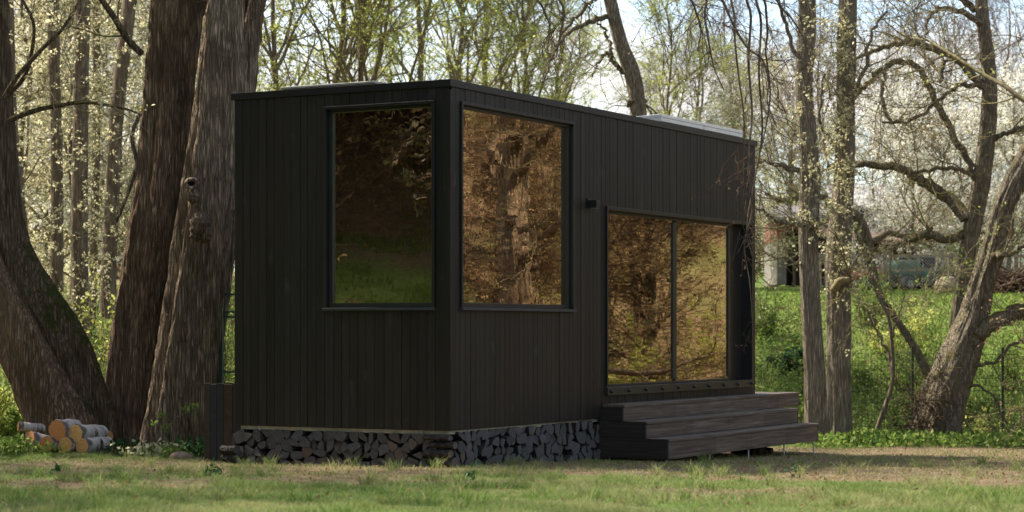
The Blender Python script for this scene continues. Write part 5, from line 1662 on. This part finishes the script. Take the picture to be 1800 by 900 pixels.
g.add([(a[0], a[1], a[2]), (b[0], b[1], b[2]), (b[0], b[1] + 4, b[2] + .9), (a[0], a[1] + 4, a[2] + .9), (a[0], a[1], a[2] + .08), (b[0], b[1], b[2] + .08), (b[0], b[1] + 4, b[2] + .98), (a[0], a[1] + 4, a[2] + .98)], [(0, 3, 2, 1), (4, 5, 6, 7), (0, 1, 5, 4), (1, 2, 6, 5), (2, 3, 7, 6), (3, 0, 4, 7)]); obj('roof', g, grey, r)
Y = 56.0; c = P(1600, 500, Y); L0 = np.array([c[0], Y, float(height(c[0], Y))])
r = empty('open_barn', tuple(L0), 0, 'low dark open-fronted barn with pale posts behind the rail fence', 'barn')
g = Geo(); wbox(g, 1480, 1720, 425, 500, Y + 3, .1, L0); wbox(g, 1478, 1481, 425, 500, Y, 3, L0); wbox(g, 1719, 1722, 425, 500, Y, 3, L0); obj('wall', g, darkin, r)
g = Geo(); a = P(1470, 428, Y - .2) - L0; b = P(1730, 428, Y - .2) - L0
g.add([(a[0], a[1], a[2]), (b[0], b[1], b[2]), (b[0], b[1] + 3.6, b[2] + .5), (a[0], a[1] + 3.6, a[2] + .5), (a[0], a[1], a[2] + .1), (b[0], b[1], b[2] + .1), (b[0], b[1] + 3.6, b[2] + .6), (a[0], a[1] + 3.6, a[2] + .6)], [(0, 3, 2, 1), (4, 5, 6, 7), (0, 1, 5, 4), (1, 2, 6, 5), (2, 3, 7, 6), (3, 0, 4, 7)]); obj('roof', g, plain('rusty_roof', (.20, .11, .08), .8, 0, .3, 4), r)
for px in (1500, 1555, 1640, 1680, 1715):
    g = Geo(); wbox(g, px - 2.5, px + 2.5, 430, 505, Y, .15, L0); obj('post', g, whitish, r)
# garden tractor
Y = 53.0; x = sidew(1600, Y); zg = float(height(x, Y))
r = empty('garden_tractor', (x, Y, zg), .5, 'small dark green garden tractor with rounded hood behind the rail fence', 'tractor')
tg = plain('tractor_green', (.03, .10, .075), .4, 0, .15, 5); blk = plain('rubber', (.02, .02, .02), .8)
g = Geo(); g.box(-.55, .15, -.3, .3, .35, .80); obj('hood', g, tg, r, bevel=.12)
g = Geo(); g.box(.16, .75, -.36, .36, .30, .52); obj('fender', g, tg, r, bevel=.06)
g = Geo(); g.box(.3, .6, -.22, .22, .53, .62); g.box(.55, .64, -.22, .22, .62, .95); obj('seat', g, blk, r, bevel=.04)
for i, (wx, wy, wr) in enumerate([(-.35, -.36, .2), (-.35, .36, .2), (.5, -.44, .3), (.5, .44, .3)]):
    g = Geo(); g.tubes(np.array([[wx, wy - .08, wr], [wx, wy + .08, wr]]), np.array([wr, wr]), 18, caps=True); w_ = obj('wheel', g, blk, r)
    g = Geo(); g.tubes(np.array([[wx, wy - .09, wr], [wx, wy + .09, wr]]), np.array([wr * .5, wr * .5]), 14, caps=True); obj('rim', g, whitish, w_)
g = Geo(); g.tubes(np.array([[.12, 0, .8], [.2, 0, 1.0]]), np.array([.015, .015]), 6); th = np.linspace(0, 6.2832, 13); g.tubes(np.stack([.2 + .05 * np.cos(th), .17 * np.sin(th), 1.0 + .14 * np.cos(th)], -1), np.full(13, .014), 6); obj('steering_wheel', g, blk, r)
Y = 53.0; x = sidew(1512, Y); zg = float(height(x, Y))
r = empty('red_trailer', (x, Y, zg), .1, 'low red trailer parked left of the green tractor', 'trailer')
red = plain('red_paint', (.45, .045, .03), .5, 0, .15, 6)
g = Geo(); g.box(-.55, .55, -.35, .35, .30, .34); g.box(-.55, .55, -.37, -.34, .345, .62); g.box(-.55, .55, .34, .37, .345, .62); g.box(-.57, -.55, -.34, .34, .345, .62); g.box(.55, .57, -.34, .34, .345, .62); obj('tub', g, red, r)
for wy in (-.42, .42):
    g = Geo(); g.tubes(np.array([[0, wy - .05, .2], [0, wy + .05, .2]]), np.array([.2, .2]), 16, caps=True); obj('wheel', g, blk, r)
g = Geo(); g.obox((.57, 0, .32), (1.1, 0, .30), .04, .04); obj('drawbar', g, blk, r)
# white tunnel tent and red crate at the far right
Y = 58; x = sidew(1785, Y); zg = float(height(x, Y))
r = empty('tunnel_tent', (x, Y, zg), 0, 'white rounded plastic tunnel behind the fence at the right edge', 'greenhouse')
th = np.linspace(0, math.pi, 15); g = Geo()
pa = np.stack([np.cos(th) * .9, th * 0, np.sin(th) * .75 + .5], -1); V = np.concatenate([pa, pa + [0, 2.5, 0]]); g.add(V, [[i, i + 1, 15 + i + 1, 15 + i] for i in range(14)])
g.ngon(pa, [list(range(15))]); g.box(-.9, .9, .01, 2.5, -.2, .5); obj('cover', g, white, r)
for yy in (-.02, 1.2, 2.52):
    g = Geo(); g.tubes(pa * [1.02, 1, 1.02] + [0, yy, 0], np.full(15, .02), 6); obj('hoop', g, M['steel'], r)
# boulder
bm_me = bpy.data.meshes.new('boulder'); bm = bmesh.new(); bmesh.ops.create_icosphere(bm, subdivisions=4, radius=1)
for v in bm.verts:
    k = .75 + .5 * float(fbm(v.co.x * 1.1 + 9, v.co.y * 1.1, v.co.z * 1.1)); v.co = Vector((v.co.x * .24 * k, v.co.y * .2 * k, v.co.z * .28 * k))
bm.to_mesh(bm_me); bm.free(); bm_me.materials.append(plain('boulder_stone', (.30, .24, .16), .9, 0, .3, 8, .6))
o = bpy.data.objects.new('boulder', bm_me); COL.objects.link(o); x = sidew(1663, 47.5); o.location = (x, 47.5, float(height(x, 47.5)) + .18)
tag(o, 'rounded tan boulder on the grass in front of the rail fence', 'boulder')
# brushwood heap
rs = np.random.RandomState(12); n = 420; x = sidew(1790, 48.5); zg = float(height(x, 48.5))
p0 = np.stack([x + rs.randn(n) * .38, 48.5 + rs.randn(n) * .3, zg + .5 * rs.rand(n)], -1); p0[:, 2] = zg + (p0[:, 2] - zg) * np.exp(-((p0[:, 0] - x) / .8) ** 2)
d = rs.randn(n, 3); d[:, 2] *= .25; d[:, 1] *= .5
g = Geo(); g.tubes(blimb(p0, d, .5 + .6 * rs.rand(n), 4, .1, 0, rs), np.full((n, 5), .013), 5)
tag(obj('brushwood_pile', g, M['twig_red'], smooth=True), 'heap of reddish cut brushwood beside the fence at the right edge', 'brushwood')
# yellow-lichened snag between the slim pair
c = P(1462, 512, 31.2)
g = Geo(); q = np.array([c, c + [.06, 0, .06], c + [.12, -.02, .15], c + [.26, -.02, .17]]); g.tubes(*smooth_path(q, np.array([.05, .065, .055, .04]), 5), 9, caps=True)
tag(obj('broken_limb', g, plain('yellow_lichen_wood', (.17, .135, .06), .9, 0, .4, 16, .6), smooth=True), 'broken yellow-lichened limb wedged between the two slim trunks', 'branch')
